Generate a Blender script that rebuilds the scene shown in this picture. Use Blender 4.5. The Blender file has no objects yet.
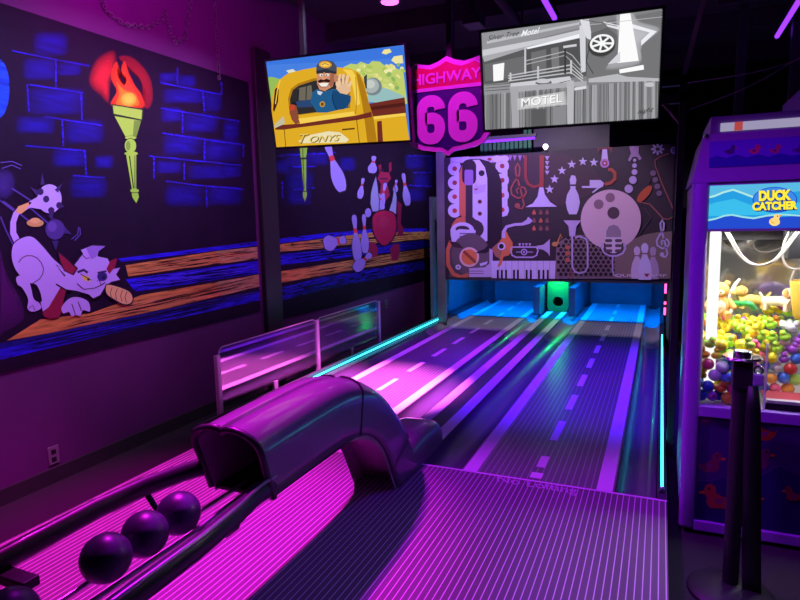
import bpy, bmesh, math, random
import numpy as np
from mathutils import Vector, Matrix, noise
random.seed(7)
SC = bpy.context.scene
COL = SC.collection
PI = math.pi
# ------------------------------------------------------------------ camera
CAM = np.array([0., 0., 1.65]); FPX = 600.
RM = np.array([[.91762557, -.03212337, .39614569],
               [.39684718, .12874813, -.90881034],
               [-.02180897, .9911569, .13089064]])
cd = bpy.data.cameras.new('camera'); cam = bpy.data.objects.new('camera', cd); COL.objects.link(cam)
cd.sensor_fit = 'HORIZONTAL'; cd.sensor_width = 36; cd.lens = 36 * FPX / 800; cd.clip_start = .05; cd.clip_end = 60
M4 = Matrix.Identity(4)
for i in range(3):
    for j in range(3): M4[i][j] = RM[i][j]
    M4[i][3] = CAM[i]
cam.matrix_world = M4
SC.camera = cam

def ray(px, py): return RM @ np.array([px - 400, 300 - py, -FPX])
def hit(px, py, P, N):
    """point of the real plane (P, N) that the photograph shows at a pixel"""
    r = ray(px, py); P = np.array(P, float); N = np.array(N, float)
    return CAM + r * (((P - CAM) @ N) / (r @ N))
def onx(px, py, x): return hit(px, py, (x, 0, 0), (1, 0, 0))
def ony(px, py, y): return hit(px, py, (0, y, 0), (0, 1, 0))
def onz(px, py, z): return hit(px, py, (0, 0, z), (0, 0, 1))

# ------------------------------------------------------------------ materials
def lin(c):
    return tuple(((v / 255) / 12.92 if v / 255 <= .04045 else ((v / 255 + .055) / 1.055) ** 2.4) for v in c)
def nodes(name):
    m = bpy.data.materials.new(name); m.use_nodes = True
    nt = m.node_tree; nt.nodes.clear()
    out = nt.nodes.new('ShaderNodeOutputMaterial')
    return m, nt, out
def bsdf(nt, out, rough=.5, metal=0., coat=0., spec=.5):
    b = nt.nodes.new('ShaderNodeBsdfPrincipled')
    b.inputs['Roughness'].default_value = rough; b.inputs['Metallic'].default_value = metal
    b.inputs['Coat Weight'].default_value = coat; b.inputs['Coat Roughness'].default_value = .06
    b.inputs['Specular IOR Level'].default_value = spec
    nt.links.new(b.outputs[0], out.inputs[0]); return b
def math_node(nt, op, a, b=None):
    n = nt.nodes.new('ShaderNodeMath'); n.operation = op
    for k, v in ((0, a), (1, b)):
        if v is None: continue
        if isinstance(v, (int, float)): n.inputs[k].default_value = v
        else: nt.links.new(v, n.inputs[k])
    return n.outputs[0]
def mixc(nt, fac, a, b):
    n = nt.nodes.new('ShaderNodeMix'); n.data_type = 'RGBA'
    for s, v in ((0, fac), (6, a), (7, b)):
        if isinstance(v, (int, float)): n.inputs[s].default_value = v
        elif isinstance(v, tuple): n.inputs[s].default_value = (*v[:3], 1)
        else: nt.links.new(v, n.inputs[s])
    return n.outputs[2]
def coords(nt, kind='Object'):
    return nt.nodes.new('ShaderNodeTexCoord').outputs[kind]
def noise_fac(nt, scale, detail=4, stretch=None):
    n = nt.nodes.new('ShaderNodeTexNoise'); n.inputs['Scale'].default_value = scale; n.inputs['Detail'].default_value = detail
    v = coords(nt)
    if stretch:
        mp = nt.nodes.new('ShaderNodeMapping'); mp.inputs['Scale'].default_value = stretch
        nt.links.new(v, mp.inputs[0]); v = mp.outputs[0]
    nt.links.new(v, n.inputs['Vector']); return n.outputs['Fac']
def pm(name, col, rough=.5, metal=0., coat=0., var=.12, scale=30, bump=0., spec=.5, stretch=None):
    """plain procedural material: colour with a little noise wear"""
    m, nt, out = nodes(name); b = bsdf(nt, out, rough, metal, coat, spec)
    f = noise_fac(nt, scale, stretch=stretch)
    c = mixc(nt, f, tuple(v * (1 - var) for v in col), tuple(min(1, v * (1 + var)) for v in col))
    nt.links.new(c, b.inputs['Base Color'])
    if bump:
        bp = nt.nodes.new('ShaderNodeBump'); bp.inputs['Strength'].default_value = bump; bp.inputs['Distance'].default_value = .01
        nt.links.new(f, bp.inputs['Height']); nt.links.new(bp.outputs[0], b.inputs['Normal'])
    return m
def em(name, col, strength):
    m, nt, out = nodes(name)
    e = nt.nodes.new('ShaderNodeEmission'); e.inputs[1].default_value = strength
    f = noise_fac(nt, 3)
    c = mixc(nt, f, tuple(v * .95 for v in col), col)
    nt.links.new(c, e.inputs[0]); nt.links.new(e.outputs[0], out.inputs[0]); return m
def pinstripe(name, base, line, pitch, width, rough, coat, spec=.5, x0=0.):
    """dark mat with fine lengthwise lines: the line pattern is printed on it"""
    m, nt, out = nodes(name); b = bsdf(nt, out, rough, 0, coat, spec)
    s = nt.nodes.new('ShaderNodeSeparateXYZ'); nt.links.new(coords(nt), s.inputs[0])
    t = math_node(nt, 'FRACT', math_node(nt, 'DIVIDE', math_node(nt, 'ADD', s.outputs[0], 50 + x0), pitch))
    k = math_node(nt, 'LESS_THAN', t, width / pitch)
    f = noise_fac(nt, 6, stretch=(1, .15, 1))
    bc = mixc(nt, f, tuple(v * .75 for v in base), tuple(v * 1.25 for v in base))
    nt.links.new(mixc(nt, k, bc, line), b.inputs['Base Color'])
    return m
def paint(name, rough=.6, brush=0., emit=0., spec=.3):
    """flat paint or print: pigment from the colour attribute, attribute alpha = how opaque the brush stroke is"""
    m, nt, out = nodes(name)
    at = nt.nodes.new('ShaderNodeVertexColor'); at.layer_name = 'pigment'
    if emit:
        sh = nt.nodes.new('ShaderNodeEmission'); sh.inputs[1].default_value = emit
        nt.links.new(at.outputs[0], sh.inputs[0])
    else:
        sh = nt.nodes.new('ShaderNodeBsdfPrincipled'); sh.inputs['Roughness'].default_value = rough
        sh.inputs['Specular IOR Level'].default_value = spec
        nt.links.new(at.outputs[0], sh.inputs['Base Color'])
    a = at.outputs[1]
    if brush:
        f = noise_fac(nt, 14, 5, stretch=(1, .35, 3.2))
        r = nt.nodes.new('ShaderNodeMapRange'); r.inputs[1].default_value = .32; r.inputs[2].default_value = .62
        r.inputs[3].default_value = 1 - brush; r.inputs[4].default_value = 1
        nt.links.new(f, r.inputs[0]); a = math_node(nt, 'MULTIPLY', a, r.outputs[0])
    tr = nt.nodes.new('ShaderNodeBsdfTransparent'); mx = nt.nodes.new('ShaderNodeMixShader')
    nt.links.new(a, mx.inputs[0]); nt.links.new(tr.outputs[0], mx.inputs[1]); nt.links.new(sh.outputs[0], mx.inputs[2])
    nt.links.new(mx.outputs[0], out.inputs[0])
    return m
def clear(name, tint, gloss, rough=.03, haze=0., hazecol=(.5, .5, .5)):
    """clear acrylic or glass sheet"""
    m, nt, out = nodes(name)
    tr = nt.nodes.new('ShaderNodeBsdfTransparent'); tr.inputs[0].default_value = (*tint, 1)
    gl = nt.nodes.new('ShaderNodeBsdfGlossy'); gl.inputs['Roughness'].default_value = rough
    fr = nt.nodes.new('ShaderNodeLayerWeight'); fr.inputs[0].default_value = .35
    k = math_node(nt, 'ADD', math_node(nt, 'MULTIPLY', fr.outputs[0], gloss), gloss * .25)
    mx = nt.nodes.new('ShaderNodeMixShader')
    nt.links.new(k, mx.inputs[0]); nt.links.new(tr.outputs[0], mx.inputs[1]); nt.links.new(gl.outputs[0], mx.inputs[2])
    last = mx.outputs[0]
    if haze:
        df = nt.nodes.new('ShaderNodeBsdfDiffuse'); df.inputs[0].default_value = (*hazecol, 1)
        m2 = nt.nodes.new('ShaderNodeMixShader')
        f = noise_fac(nt, 9)
        nt.links.new(math_node(nt, 'MULTIPLY', f, haze * 2), m2.inputs[0])
        nt.links.new(last, m2.inputs[1]); nt.links.new(df.outputs[0], m2.inputs[2]); last = m2.outputs[0]
    nt.links.new(last, out.inputs[0]); return m

MAT = dict(
    wall=pm('wall_paint', (.11, .010, .125), .75, var=.15, scale=4),
    wall_dark=pm('dark_wall_paint', (.02, .018, .022), .8, var=.2, scale=4),
    ceil=pm('black_ceiling', (.03, .026, .032), .85, var=.4, scale=3, bump=.3),
    floor=pm('dark_carpet', (.03, .027, .032), .95, var=.5, scale=160, bump=.6, spec=.1),
    mural=pm('mural_ground_paint', (.0125, .0022, .02), .7, var=.35, scale=5, spec=.15),
    steel=pm('black_steel', (.025, .024, .028), .45, var=.2),
    rubber=pm('black_rubber', (.012, .011, .013), .55, var=.2),
    plastic=pm('smoky_gloss_plastic', (.15, .14, .16), .3, coat=.7, var=.1, scale=8),
    inner=pm('hood_inside_plastic', (.42, .36, .42), .6, var=.15, scale=20),
    rail=pm('dark_rack_plastic', (.02, .018, .024), .42, coat=.1, var=.15),
    rod=pm('satin_steel_rod', (.5, .48, .52), .3, metal=.9),
    ball=None,
    approach=pinstripe('approach_mat', (.15, .135, .15), (.72, .68, .74), .0305, .0042, .55, .0, .25),
    lane=pinstripe('lane_sheet', (.13, .12, .14), (.36, .34, .38), .037, .0065, .3, .08, .25),
    deck=pinstripe('pin_deck_sheet', (.42, .38, .42), (.72, .68, .72), .037, .0075, .35, .3, .5),
    stripe=pm('white_road_paint', (.85, .85, .87), .5, coat=0., spec=.2, var=.04),
    gutter=pm('gutter_plastic', (.10, .09, .14), .34, coat=.15, spec=.3, var=.12, scale=6),
    gutter_end=pm('gutter_end_plastic', (.46, .43, .46), .35, coat=.2, var=.1),
    trim=pm('lane_side_trim', (.06, .055, .07), .4, coat=.1, spec=.3),
    curtain=pm('pit_curtain_vinyl', (.11, .14, .17), .5, coat=.2, var=.2, scale=3, stretch=(1, 1, 4)),
    tube=em('cyan_neon_tube', (.03, .75, 1.), 7.),
    violet=em('violet_tube_light', (.22, .03, 1.), 2.2),
    pink=em('pink_lamp_lens', (1., .12, .85), 3.0),
    white_lamp=em('white_lamp_lens', (1, .95, 1), 8),
    red_lamp=em('red_indicator', (1, .06, .25), 5),
    bezel=pm('tv_bezel_black', (.012, .012, .014), .35, coat=.2),
    white=pm('white_print', (.8, .8, .82), .4, var=.04),
    acrylic=clear('clear_acrylic_sheet', (.75, .70, .78), 1.1, .04, .05, (.6, .55, .65)),
    post=pm('frosted_post', (.5, .46, .54), .35, coat=.3),
    glass=clear('cabinet_glass', (.97, .97, .98), .18, .02),
    cabinet=pm('purple_cabinet_laminate', (.32, .2, .5), .4, coat=.25, var=.06, scale=12),
    cabinet_in=pm('white_cabinet_inside', (.8, .8, .8), .5, var=.05),
    mirror=pm('smoky_mirror_back', (.55, .58, .58), .12, metal=.85, var=.35, scale=5),
    chrome=pm('chrome', (.75, .73, .78), .15, metal=1.),
    cable=pm('white_cable_rubber', (.26, .235, .20), .45),
    blackp=pm('black_post_paint', (.01, .009, .011), .5, var=.2),
    flat=paint('flat_paint', .6), brush=paint('brushed_wall_paint', .7, brush=.55), printed=paint('printed_panel', .5),
    screen=paint('lcd_picture', emit=1.0), backlit=paint('backlit_print', emit=1.15),
    plate=pm('outlet_plate', (.2, .13, .2), .5),
    grey=pm('grey_metal_panel', (.22, .21, .23), .4, metal=.5, var=.3, scale=4),
    green=pm('green_plastic', (.015, .26, .05), .5),
    dimgrey=pm('dull_grey_cover', (.045, .043, .05), .5, metal=.2, var=.5, scale=3),
)

# ------------------------------------------------------------------ mesh builder
class MB:
    def __init__(s): s.v = []; s.f = []
    def add(s, vs, fs):
        o = len(s.v); s.v += [tuple(map(float, p)) for p in vs]; s.f += [tuple(i + o for i in f) for f in fs]; return s
    def box(s, lo, hi, b=0.):
        (x0, y0, z0), (x1, y1, z1) = lo, hi
        b = min(b, (x1 - x0) * .49, (y1 - y0) * .49, (z1 - z0) * .49)
        if b <= 0:
            return s.add([(x0, y0, z0), (x1, y0, z0), (x1, y1, z0), (x0, y1, z0), (x0, y0, z1), (x1, y0, z1), (x1, y1, z1), (x0, y1, z1)],
                         [(3, 2, 1, 0), (4, 5, 6, 7), (0, 1, 5, 4), (1, 2, 6, 5), (2, 3, 7, 6), (3, 0, 4, 7)])
        bm = bmesh.new(); bmesh.ops.create_cube(bm, size=1)
        for q in bm.verts:
            q.co = Vector(((x0 + x1) / 2 + q.co.x * (x1 - x0), (y0 + y1) / 2 + q.co.y * (y1 - y0), (z0 + z1) / 2 + q.co.z * (z1 - z0)))
        bmesh.ops.bevel(bm, geom=list(bm.edges), offset=b, segments=3, profile=.5, affect='EDGES')
        bm.verts.index_update()
        s.add([q.co[:] for q in bm.verts], [tuple(q.index for q in f.verts) for f in bm.faces]); bm.free(); return s
    def prism(s, pts, d):
        """pts: 3-D outline, d: extrusion vector"""
        n = len(pts); d = np.array(d, float)
        vs = [np.array(p, float) for p in pts]; vs += [p + d for p in vs]
        return s.add(vs, [tuple(range(n))[::-1], tuple(range(n, 2 * n))] + [(i, (i + 1) % n, n + (i + 1) % n, n + i) for i in range(n)])
    def tube(s, pts, r, n=10, cap=True, flat=None):
        P = [np.array(p, float) for p in pts]; m = len(P); R = r if isinstance(r, (list, tuple)) else [r] * m
        rings = []; up = None
        for i in range(m):
            t = P[min(i + 1, m - 1)] - P[max(i - 1, 0)]; t /= np.linalg.norm(t) + 1e-12
            if up is None: up = np.array([0, 0, 1.]) if abs(t[2]) < .9 else np.array([1., 0, 0])
            a = np.cross(t, up); a /= np.linalg.norm(a) + 1e-12; b = np.cross(a, t); up = b
            fa, fb = (1, 1) if flat is None else flat
            rings.append([P[i] + R[i] * (a * fa * math.cos(2 * PI * k / n) + b * fb * math.sin(2 * PI * k / n)) for k in range(n)])
        return s.loft(rings, True, cap)
    def loft(s, rings, closed=True, cap=False):
        n = len(rings[0]); vs = [p for r in rings for p in r]; fs = []
        for i in range(len(rings) - 1):
            for k in range(n if closed else n - 1):
                k2 = (k + 1) % n
                fs.append((i * n + k, i * n + k2, (i + 1) * n + k2, (i + 1) * n + k))
        if cap: fs += [tuple(range(n))[::-1], tuple((len(rings) - 1) * n + k for k in range(n))]
        return s.add(vs, fs)
    def lathe(s, prof, c=(0, 0, 0), n=24):
        rings = [[(c[0] + r * math.cos(2 * PI * k / n), c[1] + r * math.sin(2 * PI * k / n), c[2] + z) for k in range(n)] for r, z in prof]
        return s.loft(rings, True, True)
    def ball(s, c, r, n=14, m=10, ax=None):
        rx, ry, rz = r if isinstance(r, tuple) else (r, r, r)
        pr = [(math.sin(PI * i / m), -math.cos(PI * i / m)) for i in range(m + 1)]
        rings = [[(c[0] + rx * max(a, .01) * math.cos(2 * PI * k / n), c[1] + ry * max(a, .01) * math.sin(2 * PI * k / n), c[2] + rz * b) for k in range(n)] for a, b in pr]
        return s.loft(rings, True, True)
    def torus(s, c, R, r, axis='z', n=20, m=8, sx=1., sy=1.):
        pts = []
        for k in range(n):
            a = 2 * PI * k / n; p = (R * sx * math.cos(a), R * sy * math.sin(a), 0)
            pts.append(p)
        rings = []
        for k in range(n):
            a = 2 * PI * k / n; ring = []
            for j in range(m):
                b = 2 * PI * j / m
                q = ((R * sx + r * math.cos(b)) * math.cos(a), (R * sy + r * math.cos(b)) * math.sin(a), r * math.sin(b))
                if axis == 'x': q = (q[2], q[0], q[1])
                if axis == 'y': q = (q[0], q[2], q[1])
                ring.append((c[0] + q[0], c[1] + q[1], c[2] + q[2]))
            rings.append(ring)
        rings.append(rings[0]); return s.loft(rings, True, False)

WL = {}
def obj(name, mb, m, parent=None, at=None, smooth=False):
    """link one mesh object; mb is in world metres, the origin goes to the parent's base (or to `at`)"""
    o0 = np.array(WL[parent.name] if parent else (at if at is not None else base_of(mb)), float)
    me = bpy.data.meshes.new(name)
    me.from_pydata([tuple(np.array(p) - o0) for p in mb.v], [], mb.f); me.validate(); me.update()
    bm = bmesh.new(); bm.from_mesh(me); bmesh.ops.recalc_face_normals(bm, faces=bm.faces); bm.to_mesh(me); bm.free()
    if smooth:
        for p in me.polygons: p.use_smooth = True
        try: me.set_sharp_from_angle(angle=math.radians(smooth if smooth > 1 else 40))
        except Exception: pass
    o = bpy.data.objects.new(name, me); COL.objects.link(o)
    if m: me.materials.append(m)
    if parent: o.parent = parent
    else: o.location = o0
    WL[o.name] = o0
    return o
def base_of(mb):
    v = np.array(mb.v); return ((v[:, 0].min() + v[:, 0].max()) / 2, (v[:, 1].min() + v[:, 1].max()) / 2, v[:, 2].min())
def tag(o, label=None, cat=None, group=None, kind=None):
    if label: o['label'] = label
    if cat: o['category'] = cat
    if group: o['group'] = group
    if kind: o['kind'] = kind
    return o
def thing(name, label, cat, loc, group=None):
    o = bpy.data.objects.new(name, None); COL.objects.link(o); o.location = loc; o.empty_display_size = .1
    WL[o.name] = np.array(loc, float)
    return tag(o, label, cat, group)
def struct(name, mb, m, label=None, parent=None):
    o = obj(name, mb, m, parent)
    if not parent: o['kind'] = 'structure'
    if label: o['label'] = label; 
    return o
def B(lo, hi, b=0.): return MB().box(lo, hi, b)

# ------------------------------------------------------------------ flat artwork on a real plane
def clip(poly, W, H):
    for ax, lim, sg in ((0, 0, 1), (0, W, -1), (1, 0, 1), (1, H, -1)):
        out = []
        for i in range(len(poly)):
            a, b = poly[i - 1], poly[i]; da, db = sg * (a[ax] - lim), sg * (b[ax] - lim)
            if (da >= 0) != (db >= 0):
                t = da / (da - db); out.append(tuple(a[k] + t * (b[k] - a[k]) for k in range(len(a))))
            if db >= 0: out.append(b)
        poly = out
        if not poly: return []
    return poly
class Art:
    """printed or painted picture: shapes in picture coordinates land on the plane O + u U + v V"""
    step = .00012
    def __init__(s, O, U, V, W, H, x0=0, y0=0, sc=1., start=.0006):
        s.O, s.U, s.V = (np.array(a, float) for a in (O, U, V)); s.N = np.cross(s.U, s.V); s.W, s.H = W, H
        s.x0, s.y0, s.sc = x0, y0, sc; s.k = start; s.vs = []; s.fs = []; s.cols = []
    def crop(s, x0, y0, sc): s.x0, s.y0, s.sc = x0, y0, sc; return s
    def uv(s, p):
        h = hit(p[0] / s.sc + s.x0, p[1] / s.sc + s.y0, s.O, s.N) - s.O
        return (h @ s.U, h @ s.V)
    def face(s, pts, cols, k=None):
        k = s.k if k is None else k
        o = len(s.vs)
        s.vs += [s.O + s.U * u + s.V * v + s.N * k for u, v in pts]
        s.fs.append(tuple(range(o, o + len(pts)))); s.cols.append(cols)
    def rawpoly(s, q, col, a=1.):
        q = clip(q, s.W, s.H)
        if len(q) >= 3:
            s.face(q, [(*col, a)] * len(q)); s.k += s.step
    def poly(s, pts, col, a=1.): s.rawpoly([s.uv(p) for p in pts], lin(col) if max(col) > 1 else col, a); return s
    def blob(s, pts, col, a=1.):
        """rounded shape: a closed smooth curve through the points"""
        P = [np.array(p, float) for p in pts]; n = len(P); o = []
        for i in range(n):
            p0, p1, p2, p3 = P[i - 1], P[i], P[(i + 1) % n], P[(i + 2) % n]
            for q in range(5):
                t = q / 5; o.append(tuple(.5 * (2 * p1 + (p2 - p0) * t + (2 * p0 - 5 * p1 + 4 * p2 - p3) * t * t + (3 * p1 - p0 - 3 * p2 + p3) * t ** 3)))
        return s.poly(o, col, a)
    def soft(s, pts, col, a=1., grow=1.5):
        """brush-softened shape: opaque at the core, fading out at the rim"""
        if len(pts) in range(6, 15):
            P = [np.array(p, float) for p in pts]; n = len(P); pts = []
            for i in range(n):
                p0, p1, p2, p3 = P[i - 1], P[i], P[(i + 1) % n], P[(i + 2) % n]
                for q in range(4):
                    t = q / 4; pts.append(tuple(.5 * (2 * p1 + (p2 - p0) * t + (2 * p0 - 5 * p1 + 4 * p2 - p3) * t * t + (3 * p1 - p0 - 3 * p2 + p3) * t ** 3)))
        c = (sum(p[0] for p in pts) / len(pts), sum(p[1] for p in pts) / len(pts)); cl = lin(col)
        def ringp(t): return [s.uv((c[0] + (p[0] - c[0]) * t, c[1] + (p[1] - c[1]) * t)) for p in pts]
        r0, r1, r2 = ringp(.45), ringp(1), ringp(grow); n = len(pts)
        inb = lambda q: all(-1e-6 <= u <= s.W + 1e-6 and -1e-6 <= v <= s.H + 1e-6 for u, v in q)
        cl6 = lambda q: [(min(max(u, 0), s.W), min(max(v, 0), s.H)) for u, v in q]
        r0, r1, r2 = cl6(r0), cl6(r1), cl6(r2)
        s.face(r0, [(*cl, a)] * n)
        for i in range(n):
            j = (i + 1) % n
            s.face([r0[i], r0[j], r1[j], r1[i]], [(*cl, a)] * 2 + [(*cl, a * .55)] * 2)
            s.face([r1[i], r1[j], r2[j], r2[i]], [(*cl, a * .55)] * 2 + [(*cl, 0)] * 2)
        s.k += s.step; return s
    def ell(s, c, rx, ry=None, col=(0, 0, 0), a=1., n=24, rot=0., soft=0):
        ry = rx if ry is None else ry; cr, sr = math.cos(rot), math.sin(rot)
        pts = [(c[0] + rx * math.cos(t) * cr - ry * math.sin(t) * sr, c[1] + rx * math.cos(t) * sr + ry * math.sin(t) * cr) for t in [2 * PI * k / n for k in range(n)]]
        return s.soft(pts, col, a, soft) if soft else s.poly(pts, col, a)
    def stroke(s, pts, w, col, a=1., closed=False):
        """a line of even width through the points, laid as joined quads"""
        col = lin(col) if max(col) > 1 else col
        P = [np.array(p, float) for p in pts]
        if closed: P.append(P[0])
        L, Rr = [], []; m = len(P)
        for i in range(m):
            if closed and i in (0, m - 1): t = P[1] - P[m - 2]
            else: t = P[min(i + 1, m - 1)] - P[max(i - 1, 0)]
            t = t / (np.linalg.norm(t) + 1e-9); n = np.array([-t[1], t[0]])
            ww = w[i] if isinstance(w, (list, tuple)) else w
            L.append(P[i] + n * ww / 2); Rr.append(P[i] - n * ww / 2)
        for i in range(m - 1):
            q = clip([s.uv(x) for x in (L[i], L[i + 1], Rr[i + 1], Rr[i])], s.W, s.H)
            if len(q) >= 3: s.face(q, [(*col, a)] * len(q))
        s.k += s.step; return s
    def rrect(s, x0, y0, x1, y1, r, col, a=1., soft=0):
        pts = []
        for cx, cy, a0 in ((x1 - r, y0 + r, -PI / 2), (x1 - r, y1 - r, 0), (x0 + r, y1 - r, PI / 2), (x0 + r, y0 + r, PI)):
            pts += [(cx + r * math.cos(a0 + t * PI / 8), cy + r * math.sin(a0 + t * PI / 8)) for t in range(5)]
        return s.soft(pts, col, a, soft) if soft else s.poly(pts, col, a)
    def text(s, body, p0, p1, h, col, a=1., shear=0., bold=0., spread=1.):
        """lettering from p0 to p1 (baseline ends, picture coordinates), cap height h in picture units"""
        vs, fs = text_mesh(body, shear, bold, spread)
        x0 = min(v[0] for v in vs); x1 = max(v[0] for v in vs); hh = max(v[1] for v in vs)
        d = (np.array(p1, float) - np.array(p0, float)) / (x1 - x0); up = np.array([0, -1.]) * h / hh
        col = lin(col) if max(col) > 1 else col
        uvs = [s.uv(np.array(p0) + d * (v[0] - x0) + up * v[1]) for v in vs]
        for f in fs:
            q = clip([uvs[i] for i in f], s.W, s.H)
            if len(q) >= 3: s.face(q, [(*col, a)] * len(q))
        s.k += s.step; return s
    def build(s, name, m, parent):
        o0 = WL[parent.name]
        me = bpy.data.meshes.new(name); me.from_pydata([tuple(v - o0) for v in s.vs], [], s.fs); me.update()
        ca = me.color_attributes.new('pigment', 'FLOAT_COLOR', 'CORNER')
        flat = [c for cols in s.cols for c in cols]
        for i, c in enumerate(flat): ca.data[i].color = c
        me.materials.append(m); o = bpy.data.objects.new(name, me); COL.objects.link(o); o.parent = parent; WL[o.name] = o0
        return o
_tc = {}
def text_mesh(body, shear=0., bold=0., spread=1., depth=0.):
    key = (body, shear, bold, spread, depth)
    if key in _tc: return _tc[key]
    cu = bpy.data.curves.new('lettering', 'FONT'); cu.body = body; cu.shear = shear; cu.offset = bold; cu.space_character = spread
    cu.extrude = depth; cu.resolution_u = 4
    o = bpy.data.objects.new('lettering', cu); COL.objects.link(o)
    bpy.context.view_layer.update()
    me = bpy.data.meshes.new_from_object(o.evaluated_get(bpy.context.evaluated_depsgraph_get()))
    r = ([v.co[:] for v in me.vertices], [tuple(p.vertices) for p in me.polygons])
    bpy.data.objects.remove(o); bpy.data.curves.remove(cu); bpy.data.meshes.remove(me)
    _tc[key] = r; return r

# ================================================================== the room
X0, X1, Y0, Y1, ZC = -3.6, 2.6, -2.6, 12.4, 3.9
struct('floor', B((X0, Y0, -.1), (X1, Y1, 0)), MAT['floor'])
struct('ceiling', B((X0, Y0, ZC), (X1, Y1, ZC + .1)), MAT['ceil'])
struct('wall_left', B((X0 - .1, Y0, 0), (X0, Y1, ZC)), MAT['wall'])
struct('wall_right', B((X1, Y0, 0), (X1 + .1, Y1, ZC)), MAT['wall_dark'])
struct('wall_back', B((X0, Y1, 0), (X1, Y1 + .1, ZC)), MAT['wall_dark'])
struct('wall_front', B((X0, Y0 - .1, 0), (X1, Y0, ZC)), MAT['wall_dark'])
struct('baseboard_left', B((X0, Y0, 0), (X0 + .015, 4.8, .1)), MAT['wall_dark'])
struct('pillar', B((X0, 4.86, 0), (X0 + .05, 5.13, 3.3), .01), MAT['steel'])
for k, y in enumerate((1.2, 2.9, 4.6, 6.3, 8.0, 9.7)):
    struct('ceiling_beam', B((X0, y, ZC - .2), (X1, y + .1, ZC)), MAT['ceil'])

# ---- approach and lanes -------------------------------------------------
LZ = .1; YF = 3.42; YS = 8.08; YE = 11.2
ap = thing('approach_platform', 'striped grey approach mat on a low platform in front of both lanes', 'approach', (-1.45, 1.2, 0))
obj('mat', B((-2.97, -.6, LZ - .008), (.075, YF, LZ)), MAT['approach'], ap)
obj('base', B((-2.96, -.59, 0), (.065, YF - .005, LZ - .008)), MAT['trim'], ap)
a = Art((-1.2, 3.2, LZ), (1, 0, 0), (0, 1, 0), 1.2, .3)
a.text('No Lofting', (497, 481.5), (577, 494), 6.5, (225, 205, 230), .75, bold=.01)
lt = a.build('printed_words', MAT['flat'], ap)
obj('foul_line', B((-2.97, YF - .012, LZ), (.075, YF + .004, LZ + .002)), MAT['stripe'], ap)

def lane(name, label, x0, x1, gl, gr):
    t = thing(name, label, 'bowling lane', ((x0 + x1) / 2, YF, 0), 'bowling lanes')
    bed = obj('lane_bed', B((x0, YF, 0), (x1, YS, LZ)), MAT['lane'], t)
    obj('pin_deck', B((x0, YS, 0), (x1, YE, LZ + .001)), MAT['deck'], t)
    for s0, s1 in ((x0 + .012, x0 + .10), (x1 - .10, x1 - .012)):
        obj('edge_line', B((s0, YF + .005, LZ), (s1, YE - .02, LZ + .0022)), MAT['stripe'], bed)
    xm = (x0 + x1) / 2; y = 4.12 - .735
    obj('centre_dash', B((xm - .035, 3.46, LZ), (xm + .035, 3.54, LZ + .0022)), MAT['stripe'], bed)
    while y < YE - .4:
        obj('centre_dash', B((xm - .027, max(y, 3.63), LZ), (xm + .027, y + .43, LZ + .0022)), MAT['stripe'], bed); y += .735
    for g0, g1 in (gl, gr):
        def pipe(ya, yb, lift=0., r0=1.):
            rings = []
            for yy in (ya, yb):
                c, w = (g0 + g1) / 2, (g1 - g0) / 2
                rings.append([(g0, yy, 0)] + [(c - w * math.cos(PI * k / 12), yy, LZ + lift - .075 * math.sin(PI * k / 12)) for k in range(13)] + [(g1, yy, 0)])
            return MB().loft(rings, True, True)
        obj('gutter', pipe(YF, YS - .25), MAT['gutter'], t, smooth=40)
        obj('gutter_end', pipe(YS - .25, YE, .002), MAT['gutter_end'], t, smooth=40)
    return t
lane('bowling_lane', 'left bowling lane lit pink, printed like a road with white dashes', -2.81, -1.905, (-3.03, -2.815), (-1.90, -1.705))
lane('bowling_lane', 'right bowling lane lit violet, printed like a road with white dashes', -1.10, -.195, (-1.36, -1.105), (-.19, .02))
tr = thing('ball_track', 'narrow ball return track with two white stripes between the lanes', 'ball track', (-1.53, YF, 0))
obj('cover', B((-1.70, 3.5, 0), (-1.365, 10.0, LZ + .005), .003), MAT['trim'], tr)
for s0, s1 in ((-1.693, -1.60), (-1.468, -1.375)):
    obj('stripe', B((s0, 3.6, LZ + .005), (s1, 10.0, LZ + .0075)), MAT['stripe'], tr)
for (s0, s1), lab in (((-3.20, -3.035), 'dark side curb carrying the cyan neon left of the pink lane'), ((.025, .075), 'dark side curb carrying the cyan neon right of the violet lane')):
    c = thing('lane_curb', lab, 'curb', ((s0 + s1) / 2, YF, 0))
    obj('body', B((s0, YF, 0), (s1, YE, LZ + .004), .004), MAT['trim'], c)
    if s0 < -1: obj('neon_shield', B((s0 + .005, YF, LZ + .004), (s0 + .028, YE, LZ + .05), .003), MAT['trim'], c)  # height added to keep the neon's reflection out of the clear rail
n1 = thing('neon_strip', 'cyan neon strip running along the left edge of the lanes', 'neon light', (-3.14, YF, LZ))
obj('tube', MB().tube([(-3.14, 5.0, LZ + .02), (-3.14, 9.0, LZ + .02)], .0068), MAT['tube'], n1)
obj('channel', B((-3.155, 4.98, LZ + .004), (-3.125, 9.02, LZ + .012)), MAT['bezel'], n1)
n2 = thing('neon_strip', 'cyan neon strip running along the right edge beside the claw machine', 'neon light', (.05, YF, LZ))
obj('tube', MB().tube([(.05, 3.53, LZ + .02), (.05, 8.3, LZ + .02)], .0068), MAT['tube'], n2)
obj('channel', B((.035, 3.5, LZ + .004), (.065, 8.32, LZ + .012)), MAT['bezel'], n2)
obj('end_cap', MB().ball((.05, 3.525, LZ + .022), .012), MAT['chrome'], n2)

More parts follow.
